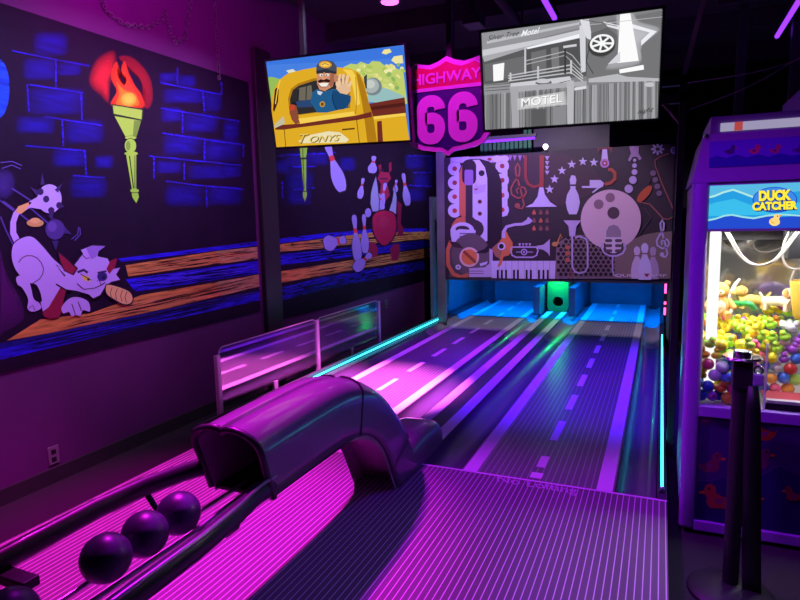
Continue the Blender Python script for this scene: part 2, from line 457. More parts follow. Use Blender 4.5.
# ---- pit behind the pin decks ------------------------------------------
pit = thing('pit_housing', 'blue lit pit with hanging curtain behind both pin decks', 'pit', (-1.45, 11.0, 0))
obj('curtain', MB().loft([[(x, 11.25 + .035 * math.sin(x * 9) * s, z) for x in np.linspace(-2.9, -1.86, 40)] for z, s in ((.07, 1.), (.6, .6), (1.3, 0.))], False), MAT['curtain'], pit, smooth=60)
obj('curtain', MB().loft([[(x, 11.25 + .035 * math.sin(x * 9 + 1) * s, z) for x in np.linspace(-1.14, -.12, 40)] for z, s in ((.07, 1.), (.6, .6), (1.3, 0.))], False), MAT['curtain'], pit, smooth=60)
obj('side_panel', B((-3.24, 8.62, 0), (-3.20, 11.4, 2.0)), MAT['curtain'], pit)
obj('side_panel', B((.10, 8.62, 0), (.14, 11.4, 2.0)), MAT['curtain'], pit)
obj('rear_panel', B((-3.24, 11.4, 0), (.14, 11.44, 2.0)), MAT['curtain'], pit)
obj('roof_panel', B((-3.24, 8.72, 1.62), (.14, 11.44, 1.66)), MAT['steel'], pit)
obj('light_baffle', B((-3.2, 9.42, .84), (.1, 9.44, 1.62)), MAT['steel'], pit)  # unseen plate added to cut the blue pit light to a straight edge
obj('divider', B((-1.72, 10.35, 0), (-1.38, 11.38, 1.25), .01), MAT['green'], pit)
bx = MB(); hc = (-1.53, 10.02, .27); n = 28
for yy in (10.02, 10.34):
    pass
ri = [[(hc[0] + .085 * math.cos(2 * PI * k / n), yy, hc[2] + .085 * math.sin(2 * PI * k / n)) for k in range(n)] for yy in (10.02, 10.3)]
def sq(k):
    a = 2 * PI * k / n; c, s_ = math.cos(a), math.sin(a); q = max(abs(c), abs(s_)); return c / q, s_ / q
ro = [[(hc[0] + .17 * sq(k)[0], yy, .09 + .42 + .42 * sq(k)[1] if sq(k)[1] > -2 else 0) for k in range(n)] for yy in (10.02, 10.34)]
ro = [[(x, y, max(LZ, z)) for x, y, z in r] for r in ro]
bx.loft([ri[1], ri[0], ro[0], ro[1]], True, False)
hb = obj('ball_port', bx, MAT['green'], pit)
obj('port_hole', MB().loft([[(hc[0] + .084 * math.cos(2 * PI * k / n), 10.29, hc[2] + .084 * math.sin(2 * PI * k / n)) for k in range(n)], [(hc[0] + .001 * math.cos(2 * PI * k / n), 10.29, hc[2] + .001 * math.sin(2 * PI * k / n)) for k in range(n)]]), MAT['rubber'], pit)
for xx, rl in ((-1.80, .2), (-1.25, .2)):
    obj('side_guide', MB().prism([(xx - .05, 9.6, LZ), (xx + .05, 9.6, LZ), (xx + .05, 11.2, LZ + .0), (xx - .05, 11.2, LZ)], (0, 0, .45)), MAT['curtain'], pit)
ind = thing('indicator_light', 'red indicator lamps glowing on the pit side post by the board corner', 'indicator light', (.075, 8.6, .30))
ih = obj('housing', B((.055, 8.64, .30), (.10, 8.68, .80), .004), MAT['bezel'], ind)
for z0, z1 in ((.62, .80), (.47, .51), (.33, .43)):
    obj('lens', B((.062, 8.628, z0), (.088, 8.642, z1), .004), MAT['red_lamp'] if z1 > .5 or z0 < .4 else MAT['white_lamp'], ind)

# ---- picture board above the pins (music and bowling collage) -----------
BX0, BX1, BZ0, BZ1, BY = -2.955, .125, .795, 2.545, 8.5
bd = thing('mask_board', 'wide illustrated board with music and bowling collage hanging above the pins', 'picture board', ((BX0 + BX1) / 2, BY, BZ0))
obj('panel', B((BX0, BY, BZ0), (BX1, BY + .05, BZ1), .004), pm('board_ground_print', lin((44, 27, 42)), .55, var=.06), bd)
obj('lower_rail', B((BX0, BY + .005, BZ0 - .035), (BX1, BY + .06, BZ0)), MAT['steel'], bd)
obj('side_post', B((BX0 - .13, BY + .02, LZ + .005), (BX0 - .005, BY + .10, BZ1 + .1)), MAT['grey'], bd)
obj('side_post', B((BX1 + .005, BY + .02, 0), (BX1 + .10, BY + .10, BZ1 + .1)), MAT['steel'], bd)
A = Art((BX0, BY, BZ0), (1, 0, 0), (0, 0, 1), BX1 - BX0, BZ1 - BZ0, 440, 145, 800 / 120)
LAV = (205, 190, 235); LAV2 = (190, 165, 215); ORG = (205, 105, 80); DK = (40, 26, 40); BRN = (100, 78, 92); TAN = (118, 94, 96); RED = (150, 55, 70)
# backgrounds
A.poly([(430, 60), (830, 60), (1010, 130), (1090, 260), (1000, 330), (760, 420), (600, 280), (440, 150)], (70, 48, 62))
A.poly([(60, 640), (330, 640), (330, 900), (60, 900)], (86, 70, 84))
# scalloped left column and its twin
for cx, ys in ((98, (158, 252, 345, 438)), (415, (140, 235, 335, 432))):
    A.poly([(cx, 95), (cx + 35, 95), (cx + 35, 470), (cx, 470)], LAV)
    for y in ys:
        A.ell((cx, y), 45, 46, LAV); A.ell((cx, y), 16, 16, RED if y < 300 else (180, 70, 70))
A.poly([(70, 85), (450, 70), (450, 115), (70, 120)], LAV2)
for cx in (110, 170, 380, 430): A.ell((cx, 92), 30, 22, LAV); 
A.ell((330, 95), 14, 10, RED)
# crescent dark body, mouthpiece face
A.poly([(130, 470), (128, 170), (150, 120), (190, 95), (260, 90), (330, 110), (385, 170), (412, 250), (415, 470), (415, 560), (360, 680), (300, 735), (230, 722), (300, 640), (315, 600), (315, 300), (300, 180)], DK)
A.poly([(128, 460), (128, 190), (150, 130), (172, 150), (172, 470), (165, 490)], ORG)
A.poly([(218, 100), (262, 98), (300, 150), (316, 220), (316, 640), (290, 645), (260, 620), (290, 570), (280, 520), (240, 500), (218, 480)], LAV)
A.poly([(236, 240), (250, 270), (310, 260), (300, 310), (240, 330), (222, 320)], LAV2)
A.ell((278, 188), 20, 20, DK); A.poly([(222, 292), (258, 290), (240, 302)], RED)
for y in (378, 458):
    A.ell((266, y), 14, 14, (120, 55, 60))
    A.ell((266, y), 6, 6, DK)
A.rrect(148, 95, 242, 270, 46, (44, 26, 38)); A.rrect(164, 165, 222, 268, 12, (150, 110, 185))
A.poly([(172, 270), (218, 270), (218, 500), (172, 500)], (62, 46, 62))
# guitar body
A.ell((215, 560), 78, 66, (66, 48, 62)); A.poly([(75, 560), (80, 530), (110, 490), (170, 470), (172, 520), (120, 560)], ORG)
A.ell((150, 575), 80, 60, LAV); A.ell((150, 560), 46, 22, (66, 48, 62))
A.poly([(130, 560), (238, 568), (238, 645), (80, 645), (70, 590)], LAV)
for y in (590, 610, 630): A.poly([(130, y - 4), (238, y - 4), (238, y + 3), (130, y + 3)], (110, 85, 135))
A.ell((205, 730), 128, 140, (104, 84, 96)); A.stroke([(75, 640), (52, 700), (55, 800), (90, 860), (140, 880), (190, 865)], 26, ORG)
A.poly([(60, 640), (120, 650), (160, 690), (90, 680)], (62, 40, 50))
A.ell((196, 747), 66, 66, (225, 180, 190)); A.ell((196, 747), 52, 52, (225, 120, 75)); A.poly([(150, 715), (165, 700), (245, 775), (235, 792)], (150, 72, 50))
A.ell((122, 814), 18, 17, LAV); A.ell((122, 814), 7, 6, BRN)
A.poly([(230, 722), (300, 690), (360, 620), (416, 500), (416, 600), (380, 660), (310, 720)], DK)
# hand with sleeve
A.poly([(195, 822), (300, 815), (330, 790), (330, 690), (352, 700), (352, 775), (400, 770), (400, 880), (195, 880)], LAV2)
for y in (838, 854): A.poly([(195, y), (290, y), (290, y + 5), (195, y + 5)], (120, 92, 130))
A.poly([(265, 790), (320, 775), (310, 795), (270, 808)], LAV)
# piano keys
A.poly([(345, 772), (980, 772), (980, 892), (345, 892)], LAV)
for x in range(395, 985, 42): A.poly([(x, 772), (x + 2.5, 772), (x + 2.5, 892), (x, 892)], (150, 120, 165))
for x in (386, 413, 441, 494, 520, 578, 606, 660, 690, 719, 775, 802, 858, 886, 915): A.poly([(x - 6, 832), (x + 7, 832), (x + 7, 896), (x - 6, 896)], (25, 16, 30))
# orange creature with horn
A.poly([(385, 700), (400, 640), (430, 600), (445, 575), (455, 600), (485, 650), (485, 700), (460, 735), (425, 745), (410, 800), (380, 815), (402, 770), (395, 740)], (215, 115, 75))
A.poly([(345, 690), (400, 640), (420, 690), (400, 760), (370, 740)], (165, 105, 85))
A.ell((412, 675), 26, 26, LAV); A.ell((410, 675), 16, 17, DK)
A.stroke([(425, 620), (425, 580), (445, 545), (500, 530), (550, 528), (590, 510), (605, 492)], [26, 24, 20, 18, 20, 34, 44], LAV2)
for i, x in enumerate((628, 673, 715)):
    for j, y in enumerate((448, 502, 554)):
        c = (200, 100, 75) if (i + j) % 2 == 0 and i < 2 else (135, 85, 80)
        A.poly([(x, y - 20), (x + 13, y + 4), (x + 9, y + 16), (x - 9, y + 16), (x - 13, y + 4)], c)
# trumpet
A.stroke([(480, 680), (640, 680), (655, 700), (645, 735), (620, 748), (510, 748), (482, 735), (474, 705), (480, 680)], 10, LAV2)
A.poly([(645, 672), (690, 665), (720, 640), (733, 625), (733, 742), (720, 720), (690, 698), (645, 690)], LAV2)
A.ell((562, 713), 22, 22, LAV2); A.ell((562, 713), 14, 14, DK); A.ell((562, 713), 7, 7, LAV2)
A.stroke([(508, 713), (540, 713)], 5, LAV2); A.stroke([(584, 713), (622, 713)], 5, LAV2)
for x in (533, 556, 578, 600): A.poly([(x - 9, 655), (x + 9, 655), (x, 676)], LAV2)
A.ell((765, 662), 14, 12, (200, 140, 80)); A.stroke([(778, 660), (798, 612), (806, 630)], 5, (200, 140, 80))
# treble clef, clarinet bell
def clef(ox, oy, s, col, w):
    P = [(520, 420), (548, 425), (562, 400), (552, 350), (532, 270), (508, 190), (505, 150), (520, 122), (534, 150), (530, 200), (495, 250), (475, 290), (480, 330), (520, 355), (560, 345), (578, 315), (565, 285), (535, 278), (512, 300), (520, 325)]
    A.stroke([((x - 520) * s + ox, (y - 270) * s + oy) for x, y in P], w, col); A.ell(((518 - 520) * s + ox, (405 - 270) * s + oy), 18 * s, 18 * s, col)
clef(520, 270, 1., (165, 80, 78), 11)
for x in (470, 500, 535, 568): A.poly([(x - 13, 70), (x + 13, 70), (x, 108)], (165, 120, 190))
A.stroke([(572, 70), (572, 220), (590, 262), (625, 280), (660, 272), (682, 245)], 20, (150, 58, 58)); A.poly([(665, 70), (696, 70), (692, 280), (665, 280)], (160, 62, 58))
A.poly([(664, 282), (690, 282), (700, 330), (735, 380), (782, 412), (570, 414), (620, 390), (652, 345)], LAV)
for y in (75, 108, 140, 172): A.poly([(700, y), (732, y), (716, y + 28)], LAV2)
# stars in an arc
def star(cx, cy, r, col):
    A.poly([(cx + (r if k % 2 == 0 else r * .42) * math.sin(PI * k / 5), cy - (r if k % 2 == 0 else r * .42) * math.cos(PI * k / 5)) for k in range(10)], col)
for x, y in ((732, 296), (765, 228)): star(x, y, 31, LAV)
A.crop(550, 135, 800 / 135)
for x, y in ((28, 262), (72, 212), (130, 175), (196, 158), (261, 163)): star(x, y, 27, LAV)
# bowling pin
A.poly([(128, 238), (150, 242), (158, 265), (152, 300), (152, 318), (170, 355), (178, 400), (170, 440), (158, 470), (115, 470), (102, 440), (94, 400), (102, 355), (122, 318), (122, 300), (118, 265)], LAV)
A.poly([(122, 293), (153, 293), (153, 303), (122, 303)], DK)
# pointing hand
A.poly([(236, 267), (300, 267), (320, 285), (315, 305), (290, 318), (255, 346), (250, 338), (280, 314), (190, 314), (190, 303), (236, 303)], LAV)
A.stroke([(325, 292), (360, 285), (385, 260), (385, 225), (365, 205), (345, 205)], 20, (175, 80, 65))
# lamp figure
A.poly([(280, 75), (325, 62), (372, 75), (370, 110), (350, 85), (300, 85), (288, 110)], (120, 55, 60)); A.poly([(312, 85), (338, 85), (345, 150), (305, 150)], LAV); A.ell((325, 168), 28, 28, (190, 130, 200)); A.ell((325, 168), 16, 16, RED); A.ell((325, 168), 7, 7, LAV)
# shooting hand and bubbles
A.poly([(470, 68), (528, 68), (525, 110), (545, 140), (530, 150), (515, 130), (490, 132), (475, 158), (462, 150), (480, 110)], (165, 135, 175))
for x, y, r in ((502, 150, 10), (501, 182, 14), (501, 220, 17), (492, 267, 23), (467, 319, 25)): A.ell((x, y), r, r, LAV2)
A.stroke([(540, 145), (600, 220)], 7, (62, 50, 62)); A.stroke([(585, 290), (605, 250)], 6, (62, 50, 62))
for x, y, r in ((611, 227, 17), (624, 266, 17), (636, 305, 17), (647, 345, 17)): A.ell((x, y), r, r, (125, 100, 125))
for k in range(8):
    t = PI * k / 4; A.ell((638 + 26 * math.cos(t), 85 + 22 * math.sin(t)), 14, 7, LAV2, rot=t)
A.stroke([(705, 110), (655, 128), (622, 150), (625, 185), (660, 280), (700, 370), (735, 450), (728, 485), (700, 500), (670, 495), (625, 445), (590, 410), (530, 398)], 7, (160, 92, 92))
A.ell((735, 92), 22, 22, LAV2); A.ell((735, 92), 11, 11, DK); A.ell((735, 92), 6, 6, LAV2)
A.ell((560, 350), 62, 24, (190, 85, 55), rot=-.85)
A.stroke([(560, 430), (600, 490), (520, 600)], 6, (78, 62, 72))
# honeycomb
A.poly([(40, 640), (130, 590), (400, 600), (400, 850), (30, 850)], (125, 104, 112))
for r in range(11):
    for c in range(12):
        x, y = 52 + c * 29.5 + (14.7 if r % 2 else 0), 608 + r * 24
        if x < 395 and y < 845 and not (x < 95 and y < 640): A.ell((x, y), 11.5, 11.5, (38, 24, 34), n=6, rot=PI / 6)
# big tan hill
A.poly([(385, 850), (385, 700), (470, 625), (560, 590), (640, 575), (740, 570), (750, 850)], (128, 106, 104))
# bowling ball, microphone
A.ell((362, 500), 178, 176, (214, 178, 196), n=48)
for x, y, r, c in ((290, 411, 29, (140, 105, 122)), (358, 371, 28, (140, 105, 122)), (377, 462, 36, (84, 62, 74))): A.ell((x, y), r, r, c)
A.stroke([(312, 640), (308, 670), (325, 700), (360, 715), (395, 715), (432, 700), (447, 670), (444, 640)], 11, LAV2)
A.poly([(320, 640), (436, 640), (432, 690), (400, 708), (350, 708), (322, 690)], (60, 45, 55))
A.rrect(330, 528, 426, 700, 46, (214, 190, 214)); A.poly([(334, 605), (334, 570), (350, 540), (378, 530), (405, 540), (422, 570), (422, 605)], (150, 128, 148))
for y in (618, 648, 678):
    for x0 in (328, 386): A.rrect(x0, y - 2, x0 + 42, y + 16, 8, (92, 72, 88))
A.stroke([(372, 715), (372, 800), (380, 830), (410, 838)], 8, LAV2)
# bugle
A.poly([(82, 506), (186, 506), (160, 540), (150, 600), (118, 600), (112, 540)], LAV2)
A.stroke([(134, 600), (134, 780), (150, 810), (180, 818), (210, 808), (225, 780), (225, 650), (215, 615), (180, 600), (150, 608)], 10, LAV2)
for y in (665, 700, 740): A.poly([(95, y - 14), (120, y - 10), (120, y + 10), (95, y + 14)], (190, 105, 80))
A.stroke([(128, 800), (128, 850)], 8, (150, 70, 70))
A.ell((32, 646), 18, 14, (200, 140, 80)); A.stroke([(48, 642), (66, 585), (74, 610)], 6, (200, 140, 80))
# three pins
def bpin(cx, top, s, c):
    A.poly([(cx + dx * s, top + dy * s) for dx, dy in ((-8, 0), (8, 0), (19, 14), (20, 32), (14, 50), (14, 68), (30, 105), (38, 150), (34, 200), (-34, 200), (-38, 150), (-30, 105), (-14, 68), (-14, 50), (-20, 32), (-19, 14))], c)
    A.poly([(cx - 14 * s, top + 54 * s), (cx + 14 * s, top + 54 * s), (cx + 14 * s, top + 61 * s), (cx - 14 * s, top + 61 * s)], (140, 70, 85))
bpin(516, 660, .95, (205, 180, 215)); bpin(611, 662, .95, (175, 150, 185)); bpin(562, 640, 1.08, LAV)
clef(665, 610, .72, (190, 170, 215), 11)
A.text('QUBICAAMF', (386, 838), (690, 840), 17, (215, 190, 220), bold=.012); A.poly([(556, 820), (592, 820), (574, 842)], RED)
A.build('printed_picture', MAT['printed'], bd)

# ================================================================== painted murals on the left wall
XM = X0 + .012
BLU = (45, 20, 235); BLD = (38, 16, 190)
def mural(name, label, y0, y1, z0, z1):
    t = thing(name, label, 'mural', (X0, (y0 + y1) / 2, z0), 'wall murals')
    obj('painted_board', B((X0, y0, z0), (XM, y1, z1), .002), MAT['mural'], t)
    return t, (lambda: Art((XM, y0, z0), (0, 1, 0), (0, 0, 1), y1 - y0, z1 - z0))
def bricks(A, lines, blobs, lo=-1e9, hi=1e9):
    lines = [l for l in lines if lo <= l[0][0] < hi]; blobs = [b_ for b_ in blobs if lo <= b_[0] < hi]
    for x, y, w, h in blobs: A.rrect(x - w / 2, y - h / 2, x + w / 2, y + h / 2, min(w, h) * .3, BLD, .5, soft=1.4)
    for l in lines: A.stroke(l, 5, (52, 28, 225), .62)
def plank(A, pts, col, a=.95, soft=1.0):
    A.poly(pts, col, a)
def grain(A, edges, col, n, seed, w=2.2, a=.8):
    """fine dry-brush lines running along a plank between its two long edges"""
    rg = random.Random(seed); (t0, t1), (b0, b1) = edges
    for k in range(n):
        v = rg.uniform(.05, .95); u0 = rg.uniform(0, .7); u1 = min(1, u0 + rg.uniform(.12, .4))
        P = []
        for q in range(5):
            u = u0 + (u1 - u0) * q / 4
            tx, ty = t0[0] + (t1[0] - t0[0]) * u, t0[1] + (t1[1] - t0[1]) * u; bx_, by_ = b0[0] + (b1[0] - b0[0]) * u, b0[1] + (b1[1] - b0[1]) * u
            P.append((tx + (bx_ - tx) * v, ty + (by_ - ty) * v + rg.uniform(-1.2, 1.2)))
        A.stroke(P, [.3, w, w * 1.2, w, .3], col, a)
S1 = 800 / 270
mt, mk = mural('wall_mural', 'left wall mural of a lilac cat gnawing on planks under a flaming torch', 1.1, 4.80, .80, 2.965)
BL = ([[(35, 150), (170, 178), (265, 195)], [(165, 178), (165, 258)], [(80, 250), (85, 330)], [(85, 250), (245, 275)], [(240, 275), (242, 355)],
           [(130, 345), (300, 372)], [(183, 355), (187, 432)], [(75, 432), (255, 447)], [(250, 447), (255, 520)], [(215, 520), (310, 527)],
           [(475, 245), (610, 272), (655, 280)], [(525, 200), (525, 250)], [(600, 272), (605, 335)], [(655, 240), (656, 282)], [(475, 320), (710, 360)], [(540, 330), (540, 395)],
           [(480, 395), (725, 430)], [(605, 415), (605, 475)], [(440, 462), (715, 490)], [(455, 462), (455, 530)], [(545, 480), (545, 535)],
           [(490, 537), (610, 552), (612, 615)], [(720, 430), (720, 465)], [(615, 552), (720, 560)]],
       [(150, 130, 80, 55), (118, 205, 80, 50), (205, 205, 55, 30), (165, 300, 130, 62), (105, 370, 90, 40), (250, 390, 90, 55), (205, 470, 80, 40),
        (262, 555, 85, 50), (308, 480, 45, 30), (500, 230, 45, 25), (553, 240, 45, 28), (545, 285, 100, 34), (630, 302, 44, 46), (508, 340, 50, 36),
        (592, 365, 85, 44), (684, 385, 40, 46), (540, 430, 90, 48), (658, 445, 90, 52), (500, 495, 60, 30), (620, 510, 100, 34), (690, 505, 40, 34), (545, 580, 90, 50), (665, 580, 84, 44)])
for lo, hi in ((-1e9, 440), (440, 1e9)):
    A = mk().crop(0, 0, S1); bricks(A, *BL, lo, hi); A.build('painted_bricks', MAT['brush'], mt)
A = mk().crop(0, 0, S1)
A.ell((-6, 262), 34, 88, (20, 70, 235), .95)
A.build('painted_disc', MAT['brush'], mt)
A = mk().crop(0, 160, S1)
plank(A, [(350, 292), (770, 240), (770, 252), (360, 302)], BLU)
plank(A, [(372, 312), (640, 270), (775, 256), (775, 290), (640, 308), (380, 345)], (226, 142, 74))
plank(A, [(640, 270), (775, 256), (775, 290), (655, 308)], (204, 172, 116))
plank(A, [(372, 354), (770, 298), (775, 335), (400, 390)], BLU)
plank(A, [(20, 535), (120, 472), (265, 455), (420, 400), (640, 362), (775, 338), (778, 372), (500, 438), (150, 512)], (228, 142, 72))
plank(A, [(640, 362), (775, 338), (778, 372), (655, 402)], (204, 174, 118))
plank(A, [(-10, 545), (160, 512), (500, 440), (770, 385), (772, 415), (500, 475), (0, 592)], BLU)
plank(A, [(-10, 545), (500, 440), (770, 385), (770, 392), (500, 452), (0, 560)], (24, 8, 120))
A.build('painted_planks', MAT['brush'], mt)
A = mk().crop(0, 160, S1); A.k = .0022; A.step = .000008
E1 = (((372, 314), (775, 258)), ((380, 345), (775, 290))); E2 = (((260, 452), (775, 340)), ((150, 512), (778, 372)))
grain(A, E1, (70, 28, 30), 34, 1); grain(A, E1, (232, 150, 90), 22, 2); grain(A, E2, (70, 28, 30), 40, 3); grain(A, E2, (232, 150, 90), 26, 4)
grain(A, (((372, 356), (772, 300)), ((400, 388), (775, 334))), (16, 4, 80), 34, 5); grain(A, (((372, 356), (772, 300)), ((400, 388), (775, 334))), (80, 50, 255), 18, 7)
grain(A, (((0, 548), (770, 387)), ((0, 590), (770, 414))), (16, 4, 80), 44, 6)
A.build('painted_wood_grain', MAT['flat'], mt)
# torch
A = mk().crop(0, 0, S1); A.k = .003
A.soft([(272, 232), (290, 188), (328, 168), (335, 200), (322, 240), (318, 288), (300, 272), (280, 255)], (205, 30, 40), .85, 1.35)
A.soft([(350, 168), (385, 168), (420, 195), (445, 235), (452, 285), (443, 318), (428, 318), (432, 285), (420, 245), (398, 212), (372, 190)], (190, 26, 40), .55, 1.0)
A.soft([(330, 312), (345, 270), (328, 232), (335, 195), (348, 186), (348, 225), (366, 252), (374, 235), (358, 208), (368, 182), (380, 215), (398, 252), (418, 282), (420, 318)], (235, 62, 24), 1, 1.06)
A.soft([(345, 312), (352, 280), (345, 245), (362, 262), (380, 272), (400, 285), (408, 312)], (250, 140, 30), .9, 1.1)
A.ell((380, 294), 20, 18, (255, 215, 60), .9, soft=1.4)
A.build('painted_flame', MAT['flat'], mt)
A = mk().crop(0, 0, S1); A.k = .0042
LIME = (150, 205, 62); LD = (22, 40, 14)
A.poly([(330, 308), (424, 323), (422, 360), (333, 342)], LD); A.poly([(333, 312), (420, 326), (418, 354), (336, 337)], LIME)
A.poly([(338, 344), (417, 358), (403, 406), (370, 404)], LIME); A.poly([(396, 356), (417, 358), (403, 406), (392, 405)], (104, 150, 44))
A.ell((386, 409), 19, 7, LD); A.ell((386, 408), 17, 5, LIME); A.ell((385, 432), 19, 23, LD); A.ell((385, 432), 17, 21, LIME); A.ell((378, 432), 7, 14, (112, 160, 48))
A.ell((387, 455), 20, 6, LIME); A.poly([(372, 460), (402, 460), (402, 560), (389, 560)], LIME); A.stroke([(382, 462), (394, 558)], 3, LD); A.stroke([(398, 462), (398, 558)], 4, (104, 150, 44))
A.ell((397, 565), 13, 6, LIME); A.poly([(388, 570), (407, 570), (410, 583), (402, 602), (390, 584)], LIME); A.stroke([(388, 571), (408, 571)], 2, LD)
A.build('painted_torch', MAT['flat'], mt)
# cat
A = mk().crop(0, 160, 600 / 170); A.k = .0042
C1 = (188, 156, 234); C2 = (120, 82, 172); CK = (24, 8, 40); CR = (140, 20, 60)
A.soft([(0, 320), (20, 400), (70, 490), (80, 560), (20, 600), (-10, 600), (-10, 330)], (78, 10, 92), .9, 1.05)
for p, r in (((12, 85), 34),): A.ell(p, r, r * 1.3, (66, 40, 130), .7, soft=1.3)
for l in ([(-5, 140), (60, 190)], [(10, 145), (100, 215)], [(40, 100), (110, 145)], [(100, 165), (170, 225)], [(0, 200), (20, 250), (45, 300)]): A.stroke(l, 5, (92, 66, 165), .85)
for l in ([(0, 10), (40, 5), (75, 20)], [(5, 30), (40, 18), (72, 32)], [(250, 280), (272, 262), (276, 236)], [(262, 284), (282, 262), (280, 240)]): A.stroke(l, 3.5, (100, 74, 170), .8)
for q in ([(180, 285), (195, 320), (205, 285)], [(222, 230), (250, 262), (218, 258)], [(175, 205), (160, 190), (195, 210)]): A.poly(q, (58, 36, 108))
A.ell((192, 245), 34, 36, (76, 50, 132)); A.ell((182, 235), 16, 18, (100, 70, 160))
A.ell((122, 222), 30, 14, (206, 156, 94)); A.ell((122, 214), 18, 10, (226, 176, 110))
A.stroke([(60, 290), (42, 258), (42, 220), (52, 190), (72, 172)], [30, 28, 26, 26, 28], CK); A.stroke([(60, 290), (44, 258), (44, 220), (54, 190), (72, 172)], [24, 22, 20, 20, 22], C1)
A.poly([(52, 185), (62, 164), (98, 150), (104, 166), (72, 190)], (226, 172, 104)); 
A.ell((172, 137), 46, 54, CK); A.ell((172, 137), 43, 51, C1)
A.poly([(105, 168), (85, 178), (110, 150), (98, 148), (130, 130), (150, 175)], C1)
for q in ([(140, 88), (146, 46), (155, 86)], [(190, 105), (218, 82), (202, 116)], [(142, 112), (102, 95), (128, 128)], [(205, 152), (226, 164), (204, 172)], [(166, 172), (178, 216), (190, 174)]): A.poly(q, (62, 38, 100))
for c in ((160, 138), (140, 112), (178, 178), (206, 160)): A.ell(c, 11, 12, (52, 30, 86))
body = [(70, 278), (95, 270), (118, 276), (150, 308), (182, 346), (215, 376), (240, 400), (205, 432), (182, 462), (162, 492), (148, 502), (140, 470), (125, 440), (100, 432), (70, 410), (48, 378), (38, 340), (42, 305), (54, 288)]
A.poly([(x + (3 if x > 120 else -3), y + (3 if y > 380 else -3)) for x, y in body], CK); A.blob(body, C1)
A.blob([(56, 412), (92, 408), (106, 450), (116, 490), (136, 505), (141, 524), (112, 535), (94, 524), (96, 490), (76, 452), (58, 438)], C1)
A.stroke([(62, 362), (74, 346), (90, 338), (110, 338), (128, 346), (142, 362), (150, 382), (148, 402), (136, 420), (112, 436)], 3, CK); A.stroke([(98, 524), (112, 512), (120, 530)], 2.5, CK)
A.blob([(196, 450), (232, 440), (222, 490), (206, 552), (160, 556), (148, 536), (168, 500)], CR); A.poly([(140, 502), (192, 440), (212, 446), (168, 520), (148, 534)], C1)
A.poly([(222, 520), (226, 494), (245, 470), (262, 455), (285, 470), (250, 500)], CK)
A.blob([(214, 520), (240, 490), (272, 484), (308, 500), (314, 534), (290, 530), (280, 550), (264, 546), (250, 552), (240, 536), (220, 541)], C1)
for l in ([(250, 508), (262, 545)], [(272, 500), (284, 532)]): A.stroke(l, 3, CK)
head = [(196, 372), (240, 392), (268, 360), (290, 330), (282, 318), (322, 302), (368, 304), (344, 322), (340, 340), (376, 348), (395, 385), (420, 380), (406, 404), (420, 422), (388, 430), (368, 446), (350, 476), (325, 488), (310, 474), (270, 462), (230, 456), (196, 436), (228, 408)]
A.poly([(x + (4 if x > 300 else -4), y + (4 if y > 400 else -4)) for x, y in head], CK); A.poly(head, C1)
A.poly([(200, 320), (238, 350), (272, 382), (256, 408), (222, 392), (206, 356)], CK); A.poly([(204, 328), (236, 354), (266, 384), (252, 403), (224, 388), (210, 356)], CR)
A.poly([(410, 345), (404, 376), (382, 402), (372, 384), (386, 356)], CR)
A.stroke([(270, 396), (292, 388), (306, 398)], 9, (60, 34, 90)); A.poly([(284, 404), (310, 412), (318, 424), (312, 430), (290, 422)], (225, 205, 70)); A.ell((308, 421), 4, 5, CK); A.stroke([(280, 402), (318, 424)], 3, CK)
A.ell((357, 411), 18, 16, (52, 36, 120)); A.ell((362, 414), 6, 6, CK); A.stroke([(340, 398), (372, 392)], 6, (60, 34, 90))
A.stroke([(268, 436), (292, 456), (330, 452), (356, 440), (368, 432)], 3, CK); A.stroke([(352, 440), (346, 422), (338, 428)], 2.5, CK)
A.poly([(300, 312), (322, 302), (368, 304), (344, 322), (336, 342), (318, 350)], (150, 110, 205)); A.stroke([(286, 332), (300, 348), (312, 344)], 2, CK)
A.blob([(366, 446), (380, 436), (424, 448), (456, 464), (468, 490), (456, 510), (428, 511), (392, 492), (370, 474)], CK); A.blob([(370, 448), (380, 440), (424, 452), (454, 467), (464, 490), (454, 506), (430, 507), (394, 488), (373, 472)], (232, 182, 120))
for x in (392, 410, 428, 444): A.stroke([(x, 448 + (x - 392) * .3), (x - 7, 468 + (x - 392) * .3), (x - 2, 490 + (x - 392) * .25)], 2.5, (110, 66, 50))
A.build('painted_cat', MAT['flat'], mt)

S2 = 653 / 185
mt2, mk = mural('wall_mural', 'left wall mural of a red horned figure scattering bowling pins, beyond the dark pillar', 5.18, 9.95, .66, 2.86)
BL = ([[(50, 90), (250, 80)], [(95, 130), (180, 128)], [(100, 210), (175, 205)], [(500, 90), (590, 92)], [(520, 150), (590, 150)], [(505, 195), (590, 200)], [(60, 180), (62, 240)]],
       [(115, 110, 70, 50), (120, 180, 80, 60), (120, 240, 70, 40), (190, 100, 60, 40), (530, 115, 60, 40), (555, 180, 55, 44), (530, 230, 60, 36), (290, 120, 50, 40), (60, 130, 40, 40), (590, 120, 30, 50)])
for lo, hi in ((-1e9, 400), (400, 1e9)):
    A = mk().crop(265, 130, S2); bricks(A, *BL, lo, hi); A.build('painted_bricks', MAT['brush'], mt2)
A = mk().crop(265, 130, S2)
plank(A, [(48, 384), (200, 366), (380, 350), (570, 346), (570, 360), (380, 362), (200, 382), (48, 400)], BLU)
plank(A, [(50, 404), (375, 362), (590, 358), (590, 386), (375, 396), (50, 430)], (222, 156, 84))
plank(A, [(50, 440), (570, 388), (590, 412), (50, 478)], BLU)
plank(A, [(50, 500), (590, 414), (590, 446), (50, 540)], (222, 156, 84))
plank(A, [(56, 556), (200, 520), (560, 462), (570, 490), (300, 545), (60, 600)], (38, 16, 190), .85)
A.build('painted_planks', MAT['brush'], mt2)
A = mk().crop(265, 130, S2); A.k = .0022; A.step = .000008
